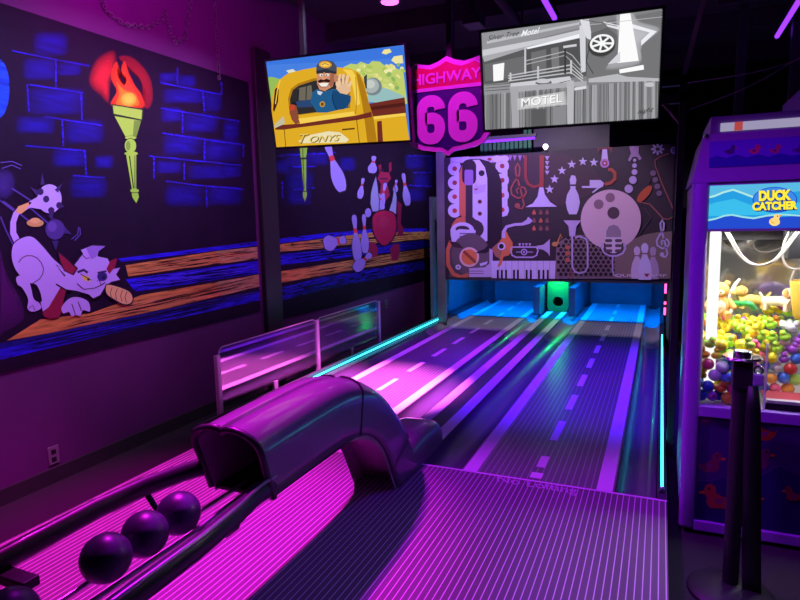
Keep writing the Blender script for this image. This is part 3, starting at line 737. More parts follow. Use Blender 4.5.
for i, E in enumerate(((((50, 404), (590, 358)), ((50, 430), (590, 386))), (((50, 500), (590, 416)), ((50, 540), (590, 446))))):
    grain(A, E, (66, 28, 34), 34, 11 + i); grain(A, E, (236, 168, 96), 22, 15 + i)
grain(A, (((50, 440), (570, 388)), ((50, 476), (590, 412))), (16, 4, 90), 30, 21); grain(A, (((60, 556), (560, 462)), ((60, 600), (560, 490))), (16, 4, 90), 30, 22)
A.build('painted_wood_grain', MAT['flat'], mt2)
A = mk().crop(265, 130, S2); A.k = .0034
A.poly([(118, 30), (152, 30), (144, 100), (125, 100)], LIME); A.stroke([(123, 100), (147, 100)], 5, LD); A.poly([(126, 104), (145, 104), (144, 215), (136, 215)], LIME); A.stroke([(132, 60), (137, 210)], 2.5, LD); A.poly([(133, 218), (147, 218), (147, 232), (140, 254), (133, 236)], LIME)
A.build('painted_torch', MAT['flat'], mt2)
A = mk().crop(265, 130, S2); A.k = .0034
PINC = (158, 134, 222)
def mpin(x0, y0, x1, y1, wd, col=PINC, band=(215, 50, 60)):
    d = np.array([x1 - x0, y1 - y0], float); L = np.linalg.norm(d); d /= L; n_ = np.array([-d[1], d[0]])
    pr = [(0, .18), (.02, .38), (.08, .52), (.16, .5), (.26, .36), (.36, .34), (.5, .62), (.65, .95), (.78, 1.), (.9, .86), (.98, .6), (1., .35)]
    P = [np.array([x0, y0]) + d * L * t + n_ * wd * w for t, w in pr] + [np.array([x0, y0]) + d * L * t - n_ * wd * w for t, w in pr[::-1]]
    c0 = (x0 + d[0] * L / 2, y0 + d[1] * L / 2)
    A.poly([tuple(c0 + (p - c0) * 1.07) for p in P], CK); A.blob([tuple(p) for p in P], col)
    A.poly([tuple(np.array([x0, y0]) + d * L * t + n_ * wd * w) for t, w in ((.29, .37), (.39, .38), (.39, -.38), (.29, -.37))], band)
for q in ((216, 40, 272, 216, 23), (346, 170, 333, 242, 11), (487, 153, 503, 266, 13), (463, 176, 458, 220, 9), (384, 92, 376, 152, 16)): mpin(*q)
for q in ([(436, 118), (444, 112), (446, 140), (438, 152)], [(398, 126), (408, 120), (412, 148), (436, 150), (444, 170), (430, 190), (440, 230), (424, 250), (404, 240), (408, 190), (396, 172), (404, 150)]): A.poly(q, (150, 24, 70))
A.poly([(466, 250), (482, 262), (478, 330), (490, 350), (484, 375), (468, 372), (466, 330)], (136, 18, 66))
A.ell((412, 142), 7, 5, CK); A.stroke([(404, 172), (432, 172)], 4, CK)
mpin(424, 186, 405, 282, 12); mpin(400, 225, 414, 280, 10)
A.poly([(390, 158), (398, 200), (404, 250), (402, 292), (376, 290), (368, 262), (370, 222), (380, 185)], CK); A.poly([(390, 164), (396, 205), (401, 250), (399, 288), (378, 287), (371, 260), (373, 222), (381, 190)], (152, 146, 205))
A.poly([(456, 192), (466, 240), (464, 300), (440, 302), (432, 290), (446, 250)], CK); A.poly([(456, 200), (463, 240), (461, 296), (442, 298), (436, 288), (448, 250)], (152, 146, 205))
A.blob([(378, 300), (400, 284), (430, 282), (458, 296), (466, 330), (460, 370), (440, 400), (418, 412), (396, 396), (380, 366), (374, 330)], CK)
A.blob([(381, 303), (402, 288), (430, 286), (455, 299), (462, 330), (457, 368), (438, 396), (418, 407), (398, 392), (383, 364), (378, 330)], (172, 22, 76))
A.soft([(395, 310), (425, 300), (440, 320), (425, 350), (400, 345)], (205, 50, 110), .5, 1.4)
A.poly([(370, 395), (388, 400), (398, 420), (394, 446), (372, 450), (362, 430)], (150, 20, 70)); A.poly([(440, 420), (452, 402), (472, 404), (476, 430), (468, 458), (446, 460)], (150, 20, 70))
A.ell((362, 292), 11, 16, PINC)
mpin(284, 386, 206, 404, 27); 
mpin(312, 300, 326, 462, 17); mpin(347, 298, 352, 434, 14); mpin(372, 436, 314, 494, 19)
A.build('painted_figure_and_pins', MAT['flat'], mt2)

# chain draped on the upper wall
ch = []; P0 = [(3.17, 3.25), (3.24, 3.134), (3.383, 3.09), (3.605, 3.132), (3.748, 3.22), (3.79, 3.30), (3.83, 3.16), (3.876, 3.091), (3.994, 3.159), (4.051, 3.357), (4.11, 3.55)]
pts = []
for (y0, z0), (y1, z1) in zip(P0[:-1], P0[1:]):
    L = math.hypot(y1 - y0, z1 - z0); k = max(1, int(L / .03))
    pts += [(y0 + (y1 - y0) * i / k, z0 + (z1 - z0) * i / k) for i in range(k)]
cm = MB()
for i, (y, z) in enumerate(pts):
    cm.torus((X0 + .018, y, z), .016, .0035, 'x' if i % 2 else 'z', 10, 5, 1.0, 1.0)
tag(obj('wall_chain', cm, MAT['grey']), 'thin chain draped in loops on the magenta wall above the cat mural', 'chain')
cm = MB()
for i in range(22): cm.torus((X0 + .018, 4.375 + .002 * (i % 2), 3.55 - i * .03), .016, .0035, 'x' if i % 2 else 'y', 10, 5)
tag(obj('wall_chain', cm, MAT['grey']), 'thin chain hanging straight down the wall left of the dark pillar', 'chain')
for (px, py), lab in (((53, 455), 'wall outlet low on the purple wall left of the ball rack'), ((386, 304), 'small wall outlet beyond the clear rail under the second mural')):
    h = onx(px, py, X0)
    t = thing('wall_outlet', lab, 'outlet', (X0, h[1], h[2] - .06))
    cpl = obj('cover_plate', B((X0, h[1] - .038, h[2] - .06), (X0 + .008, h[1] + .038, h[2] + .06), .003), MAT['plate'], t)
    for dz in (-.025, .025): obj('socket', B((X0 + .008, h[1] - .016, h[2] + dz - .014), (X0 + .011, h[1] + .016, h[2] + dz + .014), .001), MAT['rubber'], cpl)

# ================================================================== gantry, screens and highway sign
g = thing('gantry', 'black steel gantry carrying the screens, post beside the claw machine', 'gantry', (.10, 4.4, 0))
obj('post', B((.078, 4.36, 0), (.124, 4.41, 2.53), .003), MAT['steel'], g)
obj('beam', B((-2.75, 4.36, 2.36), (.124, 4.41, 2.42), .003), MAT['steel'], g)
obj('beam', B((-2.75, 4.36, 2.47), (.124, 4.41, 2.52), .003), MAT['steel'], g)
obj('brace', MB().tube([(-.02, 4.385, 2.38), (.09, 4.385, 2.24)], .016), MAT['steel'], g)
for xx in (-2.74, -1.49): obj('ceiling_hanger', B((xx, 4.365, 2.52), (xx + .04, 4.405, ZC)), MAT['steel'], g)
def tv(corners, label, group):
    """corner pixels on a plane tilted forward: top at y=4.03, bottom at y=4.15"""
    c = [ony(*corners[0], 4.03), ony(*corners[1], 4.03), ony(*corners[2], 4.15), ony(*corners[3], 4.15)]
    xl = (c[0][0] + c[3][0]) / 2; xr = (c[1][0] + c[2][0]) / 2
    O = np.array([xl, 4.15, (c[3][2] + c[2][2]) / 2]); U = np.array([xr - xl, 0, (c[1][2] - c[0][2] + c[2][2] - c[3][2]) / 2])
    T = (c[0] + c[1]) / 2; Bt = (c[2] + c[3]) / 2
    W = np.linalg.norm(U); U = U / W; O = O - np.array([0, 0, U[2] * W / 2])
    V = T - Bt; V = V - U * (V @ U); H = np.linalg.norm(V); V /= H; N = np.cross(U, V)
    t = thing('television', label, 'television', tuple(O + U * W / 2 - N * .03), group)
    q = lambda u, v, n: O + U * u + V * v + N * n
    b = .016
    def slab(u0, u1, v0, v1, n0, n1): return MB().prism([q(u0, v0, n0), q(u1, v0, n0), q(u1, v1, n0), q(u0, v1, n0)], N * (n1 - n0))
    case = obj('back_case', slab(-b, W + b, -b, H + b, -.05, -.002), MAT['bezel'], t)
    for s in ((-b, 0, -b, H + b), (W, W + b, -b, H + b), (0, W, -b, 0), (0, W, H, H + b)): obj('bezel', slab(*s, -.002, .008), MAT['bezel'], t)
    obj('mount_plate', slab(W * .4, W * .6, H * .3, H * .7, -.10, -.05), MAT['steel'], case)
    mp = O + U * W / 2 + V * H * .6 - N * .09
    obj('mount_arm', MB().tube([mp, (mp[0], 4.385, mp[2] - .02)], .025), MAT['steel'], t)
    return t, O, U, V, W, H
tvl, O, U, V, W, H = tv([(265, 62), (403, 45), (410, 140), (277, 147)], 'left hanging screen showing a waving driver in a yellow truck', 'hanging screens')
A = Art(O, U, V, W, H, 260, 40, 800 / 155, start=.0008)
A.rawpoly([(0, 0), (W, 0), (W, H), (0, H)], lin((72, 128, 226)))
A.poly([(20, 60), (800, 30), (800, 90), (20, 130)], (60, 118, 222)); A.poly([(640, 50), (670, 45), (680, 62), (650, 75), (628, 68)], (238, 226, 150)); A.poly([(690, 85), (735, 78), (740, 120), (700, 122), (678, 105)], (238, 226, 160))
A.poly([(135, 158), (170, 150), (190, 165), (150, 172)], (225, 225, 200))
A.poly([(20, 195), (60, 190), (100, 200), (120, 260), (90, 330), (40, 340)], (150, 190, 90))
hill = [(430, 140), (470, 122), (500, 126), (520, 112), (560, 126), (580, 108), (620, 112), (640, 130), (680, 126), (710, 150), (740, 160), (760, 330), (560, 320), (480, 200)]
A.poly(hill, (190, 206, 110))
rg = random.Random(5)
for k in range(90):
    x, y = rg.uniform(470, 745), rg.uniform(128, 300)
    if y > 118 + (x - 440) * .03: A.ell((x, y), rg.uniform(8, 18), rg.uniform(6, 13), rg.choice([(226, 222, 140), (170, 196, 92), (206, 214, 124), (240, 234, 170), (140, 180, 100)]), n=8, rot=rg.random())
A.poly([(545, 300), (600, 240), (660, 250), (748, 290), (750, 320), (560, 320)], (150, 190, 190))
A.ell((585, 240), 48, 46, (120, 134, 138)); A.ell((578, 236), 40, 38, (168, 178, 176)); A.ell((572, 228), 26, 22, (196, 204, 200)); A.poly([(540, 190), (556, 175), (556, 250), (544, 250)], (60, 64, 70))
YEL = (224, 172, 38); YED = (176, 122, 24); YEH = (246, 208, 84); MAR = (112, 44, 36)
A.poly([(560, 330), (750, 296), (775, 540), (580, 540)], MAR); A.poly([(575, 345), (750, 322), (752, 340), (580, 362)], (80, 30, 28))
A.poly([(585, 395), (755, 376), (778, 540), (600, 540)], YEL); A.poly([(585, 395), (755, 376), (756, 390), (590, 410)], YEH); A.poly([(608, 420), (632, 416), (640, 540), (612, 540)], MAR)
A.poly([(60, 480), (66, 300), (80, 250), (105, 205), (150, 172), (230, 152), (300, 140), (400, 140), (470, 148), (510, 165), (538, 200), (552, 260), (568, 330), (590, 400), (610, 540), (90, 560)], YEL)
A.poly([(500, 165), (520, 180), (540, 230), (556, 290), (590, 400), (610, 540), (560, 540), (545, 420), (530, 320), (510, 220)], YED)
A.poly([(430, 150), (480, 156), (500, 190), (512, 260), (520, 330), (500, 340), (488, 260), (470, 190)], YEH)
A.poly([(82, 255), (92, 245), (102, 256), (98, 320), (78, 372), (72, 360)], (70, 28, 24)); A.stroke([(110, 205), (95, 260), (85, 330)], 5, YEH)
A.poly([(150, 300), (165, 252), (200, 225), (280, 198), (330, 192), (420, 185), (452, 195), (470, 250), (470, 350), (200, 388), (158, 388)], YED)
A.poly([(160, 305), (175, 258), (205, 236), (285, 210), (420, 195), (446, 204), (460, 255), (460, 350), (205, 384), (164, 384)], (46, 44, 46))
A.poly([(200, 250), (270, 232), (280, 310), (205, 312)], (110, 104, 92)); A.stroke([(205, 250), (200, 330)], 7, (36, 36, 38)); A.stroke([(245, 236), (242, 320)], 5, (46, 44, 42)); A.poly([(170, 320), (200, 320), (200, 384), (164, 384)], (30, 30, 34))
# driver: jacket, arm, head, cap, hand
A.poly([(190, 318), (270, 306), (275, 345), (200, 348)], (44, 70, 116))
A.poly([(265, 320), (275, 270), (300, 252), (330, 268), (380, 252), (420, 260), (465, 285), (474, 310), (455, 350), (350, 374), (300, 374)], (34, 92, 140))
A.poly([(380, 260), (430, 268), (474, 290), (472, 320), (440, 356), (395, 362), (375, 310)], (26, 72, 118)); A.poly([(300, 262), (330, 268), (318, 285), (304, 280)], (206, 216, 226))
A.stroke([(378, 280), (385, 330), (400, 355)], 4, (16, 46, 84)); A.ell((327, 331), 14, 15, (196, 150, 54)); A.ell((327, 331), 8, 9, (110, 70, 40))
A.poly([(298, 165), (390, 165), (392, 200), (380, 240), (340, 264), (312, 256), (300, 225)], (206, 142, 110)); A.poly([(370, 170), (392, 170), (390, 215), (372, 246), (362, 230)], (164, 100, 78)); A.ell((396, 196), 10, 20, (196, 130, 100))
A.ell((322, 182), 9, 7, (240, 236, 228)); A.ell((352, 180), 9, 7, (240, 236, 228)); A.ell((324, 183), 4, 4, (30, 24, 24)); A.ell((350, 181), 4, 4, (30, 24, 24)); A.stroke([(308, 170), (332, 168)], 6, (50, 30, 26)); A.stroke([(342, 168), (366, 168)], 6, (50, 30, 26))
A.ell((334, 200), 13, 11, (222, 150, 120)); A.poly([(302, 212), (320, 202), (334, 206), (350, 200), (370, 208), (362, 220), (334, 216), (312, 222)], (48, 26, 22)); A.poly([(308, 224), (334, 222), (362, 222), (350, 240), (322, 240)], (244, 240, 232)); A.stroke([(306, 226), (322, 243), (350, 242), (364, 224)], 3, (110, 50, 44))
A.poly([(296, 168), (298, 130), (318, 108), (350, 104), (384, 112), (402, 138), (402, 170), (345, 160)], (72, 78, 92)); A.poly([(296, 160), (345, 150), (402, 165), (400, 176), (345, 166), (298, 176)], (44, 48, 60)); A.ell((343, 127), 33, 18, (222, 158, 46), rot=.05); A.ell((343, 127), 24, 11, (250, 206, 96)); A.stroke([(325, 128), (342, 121), (361, 129)], 4, (150, 90, 30))
A.poly([(398, 250), (412, 224), (440, 214), (468, 230), (474, 262), (455, 282), (420, 274)], (226, 186, 150))
for f in ([(418, 235), (414, 205), (420, 176)], [(434, 226), (434, 196), (438, 176)], [(450, 226), (456, 198), (462, 178)], [(462, 240), (472, 226), (478, 212)], [(412, 244), (404, 230), (402, 214)]): A.stroke(f, [17, 15, 11], (236, 198, 160))
for f in ([(426, 232), (428, 200)], [(443, 228), (446, 200)]): A.stroke(f, 2.5, (160, 110, 84))
A.poly([(166, 345), (180, 332), (196, 340), (205, 390), (212, 426), (190, 434), (170, 410), (160, 372)], (140, 74, 54)); A.ell((172, 348), 16, 16, (190, 70, 44))
A.poly([(84, 440), (200, 432), (500, 390), (580, 370), (584, 396), (510, 412), (200, 452), (130, 462), (86, 462)], MAR); A.poly([(205, 405), (490, 368), (495, 388), (215, 432)], YEH)
A.stroke([(132, 455), (140, 555)], 4, (120, 80, 20)); A.stroke([(505, 412), (520, 540)], 4, (120, 80, 20)); A.stroke([(500, 190), (506, 300), (500, 380)], 3, (140, 96, 22)); A.poly([(430, 458), (495, 452), (495, 460), (430, 466)], (90, 58, 18))
A.poly([(80, 440), (130, 390), (136, 430), (84, 455)], (196, 190, 160))
A.poly([(205, 520), (270, 488), (360, 470), (420, 476), (466, 512), (450, 528), (220, 532)], (236, 224, 180))
A.text('T', (212, 534), (262, 530), 46, (60, 44, 30), shear=.35, bold=.01); A.text('ONYS', (266, 530), (424, 520), 32, (60, 44, 30), shear=.35, bold=.01)
A.text('T', (209, 532), (259, 528), 46, (232, 196, 96), shear=.35); A.text('ONYS', (263, 528), (421, 518), 32, (232, 196, 96), shear=.35)
A.build('screen_picture', MAT['screen'], tvl)

tvr, O, U, V, W, H = tv([(480, 33), (660, 9), (659, 118), (486, 130)], 'right hanging screen showing a black and white motel at night', 'hanging screens')
A = Art(O, U, V, W, H, 475, 5, 800 / 190, start=.0008)
def gy(v): return (v, v, int(v * 1.03) if v < 245 else v)
A.rawpoly([(0, 0), (W, 0), (W, H), (0, H)], lin(gy(132)))
A.poly([(20, 120), (460, 60), (470, 90), (30, 200)], gy(150)); A.poly([(470, 85), (800, 20), (800, 310), (470, 310)], gy(118))
A.poly([(25, 205), (470, 130), (470, 300), (30, 340)], gy(92))
A.poly([(30, 190), (300, 138), (460, 100), (460, 118), (300, 158), (30, 222)], gy(205)); A.poly([(30, 216), (460, 122), (460, 140), (220, 182), (40, 240)], gy(170)); A.poly([(215, 180), (440, 122), (440, 138), (222, 186)], gy(244))
A.poly([(50, 150), (440, 72), (440, 82), (50, 164)], gy(190))
A.poly([(210, 190), (440, 140), (446, 280), (218, 290)], gy(84)); A.poly([(236, 200), (300, 186), (300, 285), (240, 288)], gy(112)); A.poly([(320, 182), (352, 176), (356, 270), (324, 275)], gy(122)); A.poly([(372, 172), (428, 164), (428, 174), (372, 182)], gy(206))
A.poly([(40, 250), (210, 215), (215, 300), (44, 320)], gy(110)); A.poly([(76, 252), (124, 243), (120, 316), (78, 322)], gy(250))
A.poly([(440, 90), (466, 70), (466, 280), (446, 285)], gy(214)); A.poly([(440, 60), (480, 60), (495, 150), (470, 140)], gy(220))
for y in (0, 18, 36): A.stroke([(140, 298 + y * .62), (405, 252 + y * .9), (455, 300 + y * .6)], 5, gy(196))
A.stroke([(215, 235), (380, 195), (410, 212), (450, 262)], 4, gy(180)); A.stroke([(215, 250), (380, 212), (450, 280)], 4, gy(170))
for x, y0, y1 in ((150, 285, 320), (266, 258, 310), (405, 232, 290), (380, 185, 290), (212, 180, 290)): A.stroke([(x, y0), (x, y1)], 8, gy(200) if x != 380 else gy(60))
A.poly([(150, 330), (400, 300), (410, 330), (200, 368), (150, 352)], gy(206)); A.ell((290, 326), 34, 12, gy(110)); A.ell((286, 320), 30, 10, gy(200)); A.stroke([(255, 330), (330, 334), (400, 318)], 3, gy(80))
A.poly([(130, 345), (470, 320), (470, 350), (140, 372)], gy(172)); A.poly([(40, 335), (145, 325), (150, 370), (40, 380)], gy(150))
for y in (338, 350, 362): A.stroke([(45, y), (145, y - 8)], 3, gy(90))
A.poly([(35, 380), (800, 310), (800, 540), (35, 540)], gy(148)); A.poly([(40, 380), (470, 350), (470, 520), (45, 540)], gy(120))
rg = random.Random(9)
for k in range(64):
    x = 40 + k * 11.6; y0 = 378 - (x - 40) * .09; v = rg.randint(98, 178)
    A.poly([(x, y0), (x + 9, y0 - 1), (x + 8, 535), (x, 535)], gy(v), .8)
    if k % 3 == 0: A.stroke([(x, y0), (x + rg.uniform(-3, 3), 460), (x, 535)], 2.5, gy(62))
A.poly([(388, 320), (418, 318), (416, 505), (390, 508)], gy(186)); A.poly([(420, 348), (470, 340), (470, 352), (420, 360)], gy(220)); A.poly([(152, 352), (185, 350), (188, 525), (160, 530)], gy(168)); A.poly([(238, 440), (300, 436), (300, 520), (240, 522)], gy(92)); A.poly([(330, 430), (385, 424), (385, 505), (330, 512)], gy(140))
A.poly([(480, 310), (600, 290), (640, 302), (800, 310), (800, 320), (480, 326)], gy(186))
A.soft([(190, 395), (372, 366), (380, 418), (192, 438)], gy(250), .75, 1.16); A.text('MOTEL', (200, 430), (370, 410), 34, gy(150), bold=.008); A.text('MOTEL', (198, 428), (368, 408), 34, gy(255))
# neon arrow and wheel
A.soft([(600, 45), (660, 38), (690, 75), (770, 105), (700, 170), (690, 240), (560, 260), (610, 200)], gy(205), .75, 1.12); A.poly([(652, 78), (766, 112), (700, 172), (700, 150), (736, 116), (656, 96)], gy(238)); A.poly([(612, 40), (655, 36), (690, 235), (600, 245)], gy(252)); A.poly([(540, 70), (612, 88), (610, 106), (560, 92)], gy(225)); A.poly([(560, 250), (612, 196), (612, 240)], gy(215))
A.poly([(608, 272), (710, 252), (712, 272), (610, 288)], gy(252))
A.poly([(490, 120), (560, 95), (600, 130), (590, 190), (540, 225), (490, 210)], gy(100)); A.ell((534, 170), 58, 46, gy(62), rot=-.2); A.ell((536, 162), 52, 38, gy(245), rot=-.2); A.ell((536, 162), 42, 29, gy(70), rot=-.2); A.ell((536, 162), 15, 11, gy(250), rot=-.2)
for k in range(7):
    t = 2 * PI * k / 7; A.stroke([(536 + 12 * math.cos(t), 162 + 9 * math.sin(t)), (536 + 44 * math.cos(t), 162 + 31 * math.sin(t))], 9, gy(246))
A.stroke([(480, 85), (800, 50)], 2.5, gy(190)); A.stroke([(455, 62), (600, 90)], 2.5, gy(70)); A.ell((735, 335), 20, 10, gy(196)); A.stroke([(480, 190), (470, 240), (500, 290)], 4, gy(70))
A.text('Silver Tree', (56, 152), (188, 128), 21, gy(50), shear=.45); A.text('Motel', (196, 134), (276, 118), 25, gy(240), shear=.45, bold=.012); A.text('night', (684, 458), (754, 446), 18, gy(40), shear=.45, bold=.006)
for k in range(70):      # deckled print edge
    for v in (0, 1):
        u = W * (k + .5) / 70; A.rawpoly([(u + .005 * math.cos(t * PI / 4), v * H + .005 * math.sin(t * PI / 4)) for t in range(8)], lin(gy(12)))
for k in range(40):
    for u in (0, 1):
        v = H * (k + .5) / 40; A.rawpoly([(u * W + .005 * math.cos(t * PI / 4), v + .005 * math.sin(t * PI / 4)) for t in range(8)], lin(gy(12)))
A.build('screen_picture', MAT['screen'], tvr)

# highway shield
half = [(0, .0), (.14, .045), (.35, .055), (.62, .075), (.84, .115), (.96, .19), (1., .30), (.97, .42), (.90, .54), (.87, .63), (.90, .70), (.99, .78), (.97, .84), (.86, .93), (.74, .965), (.58, .945), (.40, .93), (.2, .955), (0, 1.0)]
SX, SZ, SY, SW, SH = -1.455, 2.115, 4.27, .325, .70
def shield(s, dy0, dy1):
    P = half + [(-u, v) for u, v in half[-2:0:-1]]
    return MB().prism([(SX + u * SW * s, SY + dy0, SZ + SH * (.5 + (v - .5) * s)) for u, v in P], (0, dy1 - dy0, 0))
sg = thing('highway_sign', 'shield shaped magenta highway number sign hanging between the two screens', 'sign', (SX, SY, SZ))
obj('border_plate', shield(1., 0, .03), pm('sign_white', (.78, .74, .80), .45, var=.04), sg)
sface = obj('shield_face', shield(.89, -.006, .0), pm('sign_navy', (.025, .02, .16), .45, var=.1), sg)
def cutshield(vmin):
    P = half + [(-u, v) for u, v in half[-2:0:-1]]
    Q = clip([(u * SW * .89, SH * (.5 + (v - .5) * .89)) for u, v in [(a, b) for a, b in P]], 9, 9) if False else []
    pts = [(u * .89, .5 + (v - .5) * .89) for u, v in P]; out = []
    for i in range(len(pts)):
        a, b = pts[i - 1], pts[i]
        if (a[1] >= vmin) != (b[1] >= vmin):
            t = (vmin - a[1]) / (b[1] - a[1]); out.append((a[0] + t * (b[0] - a[0]), vmin))
        if b[1] >= vmin: out.append(b)
    return MB().prism([(SX + u * SW, SY - .012, SZ + SH * v) for u, v in out], (0, .006, 0))
obj('red_band', cutshield(.70), pm('sign_red', (.62, .02, .07), .45, var=.08), sface)
obj('dividing_line', B((SX - .272, SY - .014, SZ + SH * .665), (SX + .272, SY - .005, SZ + SH * .70)), MAT['white'], sg)
def lettering(body, x0, x1, z0, z1, y, m, name, parent, bold=.0, sp=1.):
    vs, fs = text_mesh(body, 0, bold, sp, .02)
    xa, xb = min(v[0] for v in vs), max(v[0] for v in vs); za, zb = min(v[1] for v in vs), max(v[1] for v in vs)
    mb = MB().add([(x0 + (v[0] - xa) / (xb - xa) * (x1 - x0), y - v[2] * .25, z0 + (v[1] - za) / (zb - za) * (z1 - z0)) for v in vs], fs)
    return obj(name, mb, m, parent)
lettering('HIGHWAY', SX - .262, SX + .262, SZ + SH * .735, SZ + SH * .845, SY - .014, MAT['white'], 'highway_letters', sg, bold=.02)
def six(x0, z0, w, h):
    r = w * .29; st_ = w * .37; L_, R_ = x0 + st_ / 2, x0 + w - st_ / 2; zb, zt = z0 + st_ / 2, z0 + h - st_ / 2
    arc = lambda cx, cz, a0, a1: [(cx + r * math.cos(math.radians(a0 + (a1 - a0) * i / 8)), cz + r * math.sin(math.radians(a0 + (a1 - a0) * i / 8))) for i in range(9)]
    zm = z0 + h * .53
    P = [(R_, zt - r * .95)] + arc(R_ - r, zt - r, 0, 90) + arc(L_ + r, zt - r, 90, 180) + arc(L_ + r, zb + r, 180, 270) + arc(R_ - r, zb + r, 270, 360) + arc(R_ - r, zm - r, 0, 90) + [(L_ + r, zm), (L_ + st_ * .3, zm)]
    mb = MB(); q = []
    for i in range(len(P)):
        a_, b_ = np.array(P[max(i - 1, 0)]), np.array(P[min(i + 1, len(P) - 1)]); d = (b_ - a_) / np.linalg.norm(b_ - a_); n_ = np.array([-d[1], d[0]]) * st_ / 2
        q.append((np.array(P[i]) + n_, np.array(P[i]) - n_))
    rings = [[(a_[0], SY - .009, a_[1]), (b_[0], SY - .009, b_[1]), (b_[0], SY - .016, b_[1]), (a_[0], SY - .016, a_[1])] for a_, b_ in q]
    return mb.loft(rings, True, True)
for xx in (SX - .232, SX + .012): obj('numeral', six(xx, SZ + SH * .125, .22, SH * .50), MAT['white'], sg)
obj('hanger', B((SX - .02, SY + .03, SZ + SH * .55), (SX + .02, SY + .09, SZ + SH * .62)), MAT['steel'], sg)

# light bar, lamp and machinery above the board
lb = thing('light_bar', 'violet light bar glowing above the picture board behind the shield', 'light bar', (-2.5, 8.42, 2.70))
obj('tube', MB().tube([(-3.35, 8.42, 2.725), (-1.62, 8.42, 2.725)], .018), MAT['violet'], lb)
for xx in (-3.2, -1.8): obj('hanger_rod', MB().tube([(xx, 8.43, 2.785), (xx, 8.43, ZC)], .006, 6), MAT['steel'], lb)
obj('channel', B((-3.37, 8.40, 2.745), (-1.60, 8.46, 2.785)), MAT['steel'], lb)
mc = thing('machine_cover', 'grey metal pinsetter cover standing behind the top of the picture board', 'machine cover', (-1.3, 9.1, 0))
obj('cover_panel', B((-1.75, 9.0, 2.0), (-.70, 9.05, 3.02), .005), MAT['dimgrey'], mc)
obj('frame_leg', B((-1.75, 9.0, 1.66), (-1.69, 9.05, 2.0)), MAT['steel'], mc); obj('frame_leg', B((-.76, 9.0, 1.66), (-.70, 9.05, 2.0)), MAT['steel'], mc)
for k, xx in enumerate(np.linspace(-2.32, -1.82, 8)):
    pass
gc = thing('green_strips', 'green strips standing in for the machine seen behind the board top beside the shield', 'curtain', (-2.2, 9.02, 1.66))  # added strips stand in for the green stripes of the machine behind
for xx in np.linspace(-2.55, -1.83, 12): obj('strip', B((xx, 9.0, 1.66), (xx + .05, 9.012, 2.95)), MAT['green'], gc)
obj('rail', B((-2.6, 8.99, 2.95), (-1.75, 9.03, 2.98)), MAT['steel'], gc)
lp = thing('spot_lamp', 'small bright white lamp shining above the board top', 'lamp', (-1.5, 8.44, 2.55))
obj('bulb', MB().ball((-1.482, 8.46, 2.605), .034), MAT['white_lamp'], lp, smooth=60)
obj('socket', B((-1.505, 8.475, 2.545), (-1.46, 8.52, 2.60), .004), MAT['steel'], lp)

# ================================================================== ball return
m, nt, out = nodes('marbled_ball'); b = bsdf(nt, out, .4, 0, .12)
f = noise_fac(nt, 9, 6)
r = nt.nodes.new('ShaderNodeValToRGB'); nt.links.new(f, r.inputs[0])
r.color_ramp.elements[0].position = .42; r.color_ramp.elements[0].color = (.03, .02, .05, 1)
r.color_ramp.elements[1].position = .68; r.color_ramp.elements[1].color = (.16, .10, .28, 1)
nt.links.new(r.outputs[0], b.inputs['Base Color']); MAT['ball'] = m

br = thing('ball_return', 'glossy dark ball return hood arching down to the lanes, with a ball rack', 'ball return', (-1.51, 2.2, LZ))
XC, HW = -1.51, .15
ST = [((1.74, .885), (1.84, .588)), ((1.80, .893), (1.88, .59)), ((2.1, .902), (2.12, .597)), ((2.38, .905), (2.40, .603)), ((2.55, .885), (2.52, .592)), ((2.70, .838), (2.66, .56)),
      ((2.83, .77), (2.75, .515)), ((2.97, .675), (2.83, .45)), ((3.10, .56), (2.90, .37)), ((3.21, .43), (2.95, .28)), ((3.30, .31), (2.99, .20)), ((3.38, .20), (3.02, .14)), ((3.44, .105), (3.05, .103))]
CS = [(0, 1.0), (.18, 1.0), (.50, 1.02), (.70, 1.04), (.80, 1.0), (.90, .86), (.965, .62), (.99, .40), (1.0, .22), (.985, .10), (.94, .03)]   # (height share, half-width share) climbing one side
def hoodsec(T, Bt, k=1., hk=1.):
    pr = [(1, h, w) for h, w in CS] + [(-1, h, w) for h, w in CS[::-1]]
    return [(XC + s * HW * w * k, Bt[0] + (T[0] - Bt[0]) * h * hk, Bt[1] + (T[1] - Bt[1]) * h * hk) for s, h, w in pr]
def densify(S, n=4):
    o = []
    for a, c in zip(S[:-1], S[1:]):
        for q in range(n):
            t = q / n; o.append(tuple((a[i][0] + (c[i][0] - a[i][0]) * t, a[i][1] + (c[i][1] - a[i][1]) * t) for i in (0, 1)))
    o.append(S[-1])
    for _ in range(3): o = [o[0]] + [tuple(((o[i - 1][k][0] + 2 * o[i][k][0] + o[i + 1][k][0]) / 4, (o[i - 1][k][1] + 2 * o[i][k][1] + o[i + 1][k][1]) / 4) for k in (0, 1)) for i in range(1, len(o) - 1)] + [o[-1]]
    return o
SD = densify(ST)
hood = obj('hood', MB().loft([hoodsec(*s) for s in SD], False), MAT['plastic'], br, smooth=35)
md = hood.modifiers.new('thick', 'SOLIDIFY'); md.thickness = .012; md.offset = -1
obj('hood_lining', MB().loft([[(XC + (p[0] - XC) * .90, p[1] - .012, p[2] - .018) for p in hoodsec(*s)] for s in SD[1:-1]], False), MAT['inner'], hood, smooth=35)
obj('mouth_lip', MB().tube([(p[0], p[1] - .004, p[2]) for p in hoodsec(*SD[0], 1.02)], .014, 8), MAT['rail'], hood, smooth=50)
ks = 18
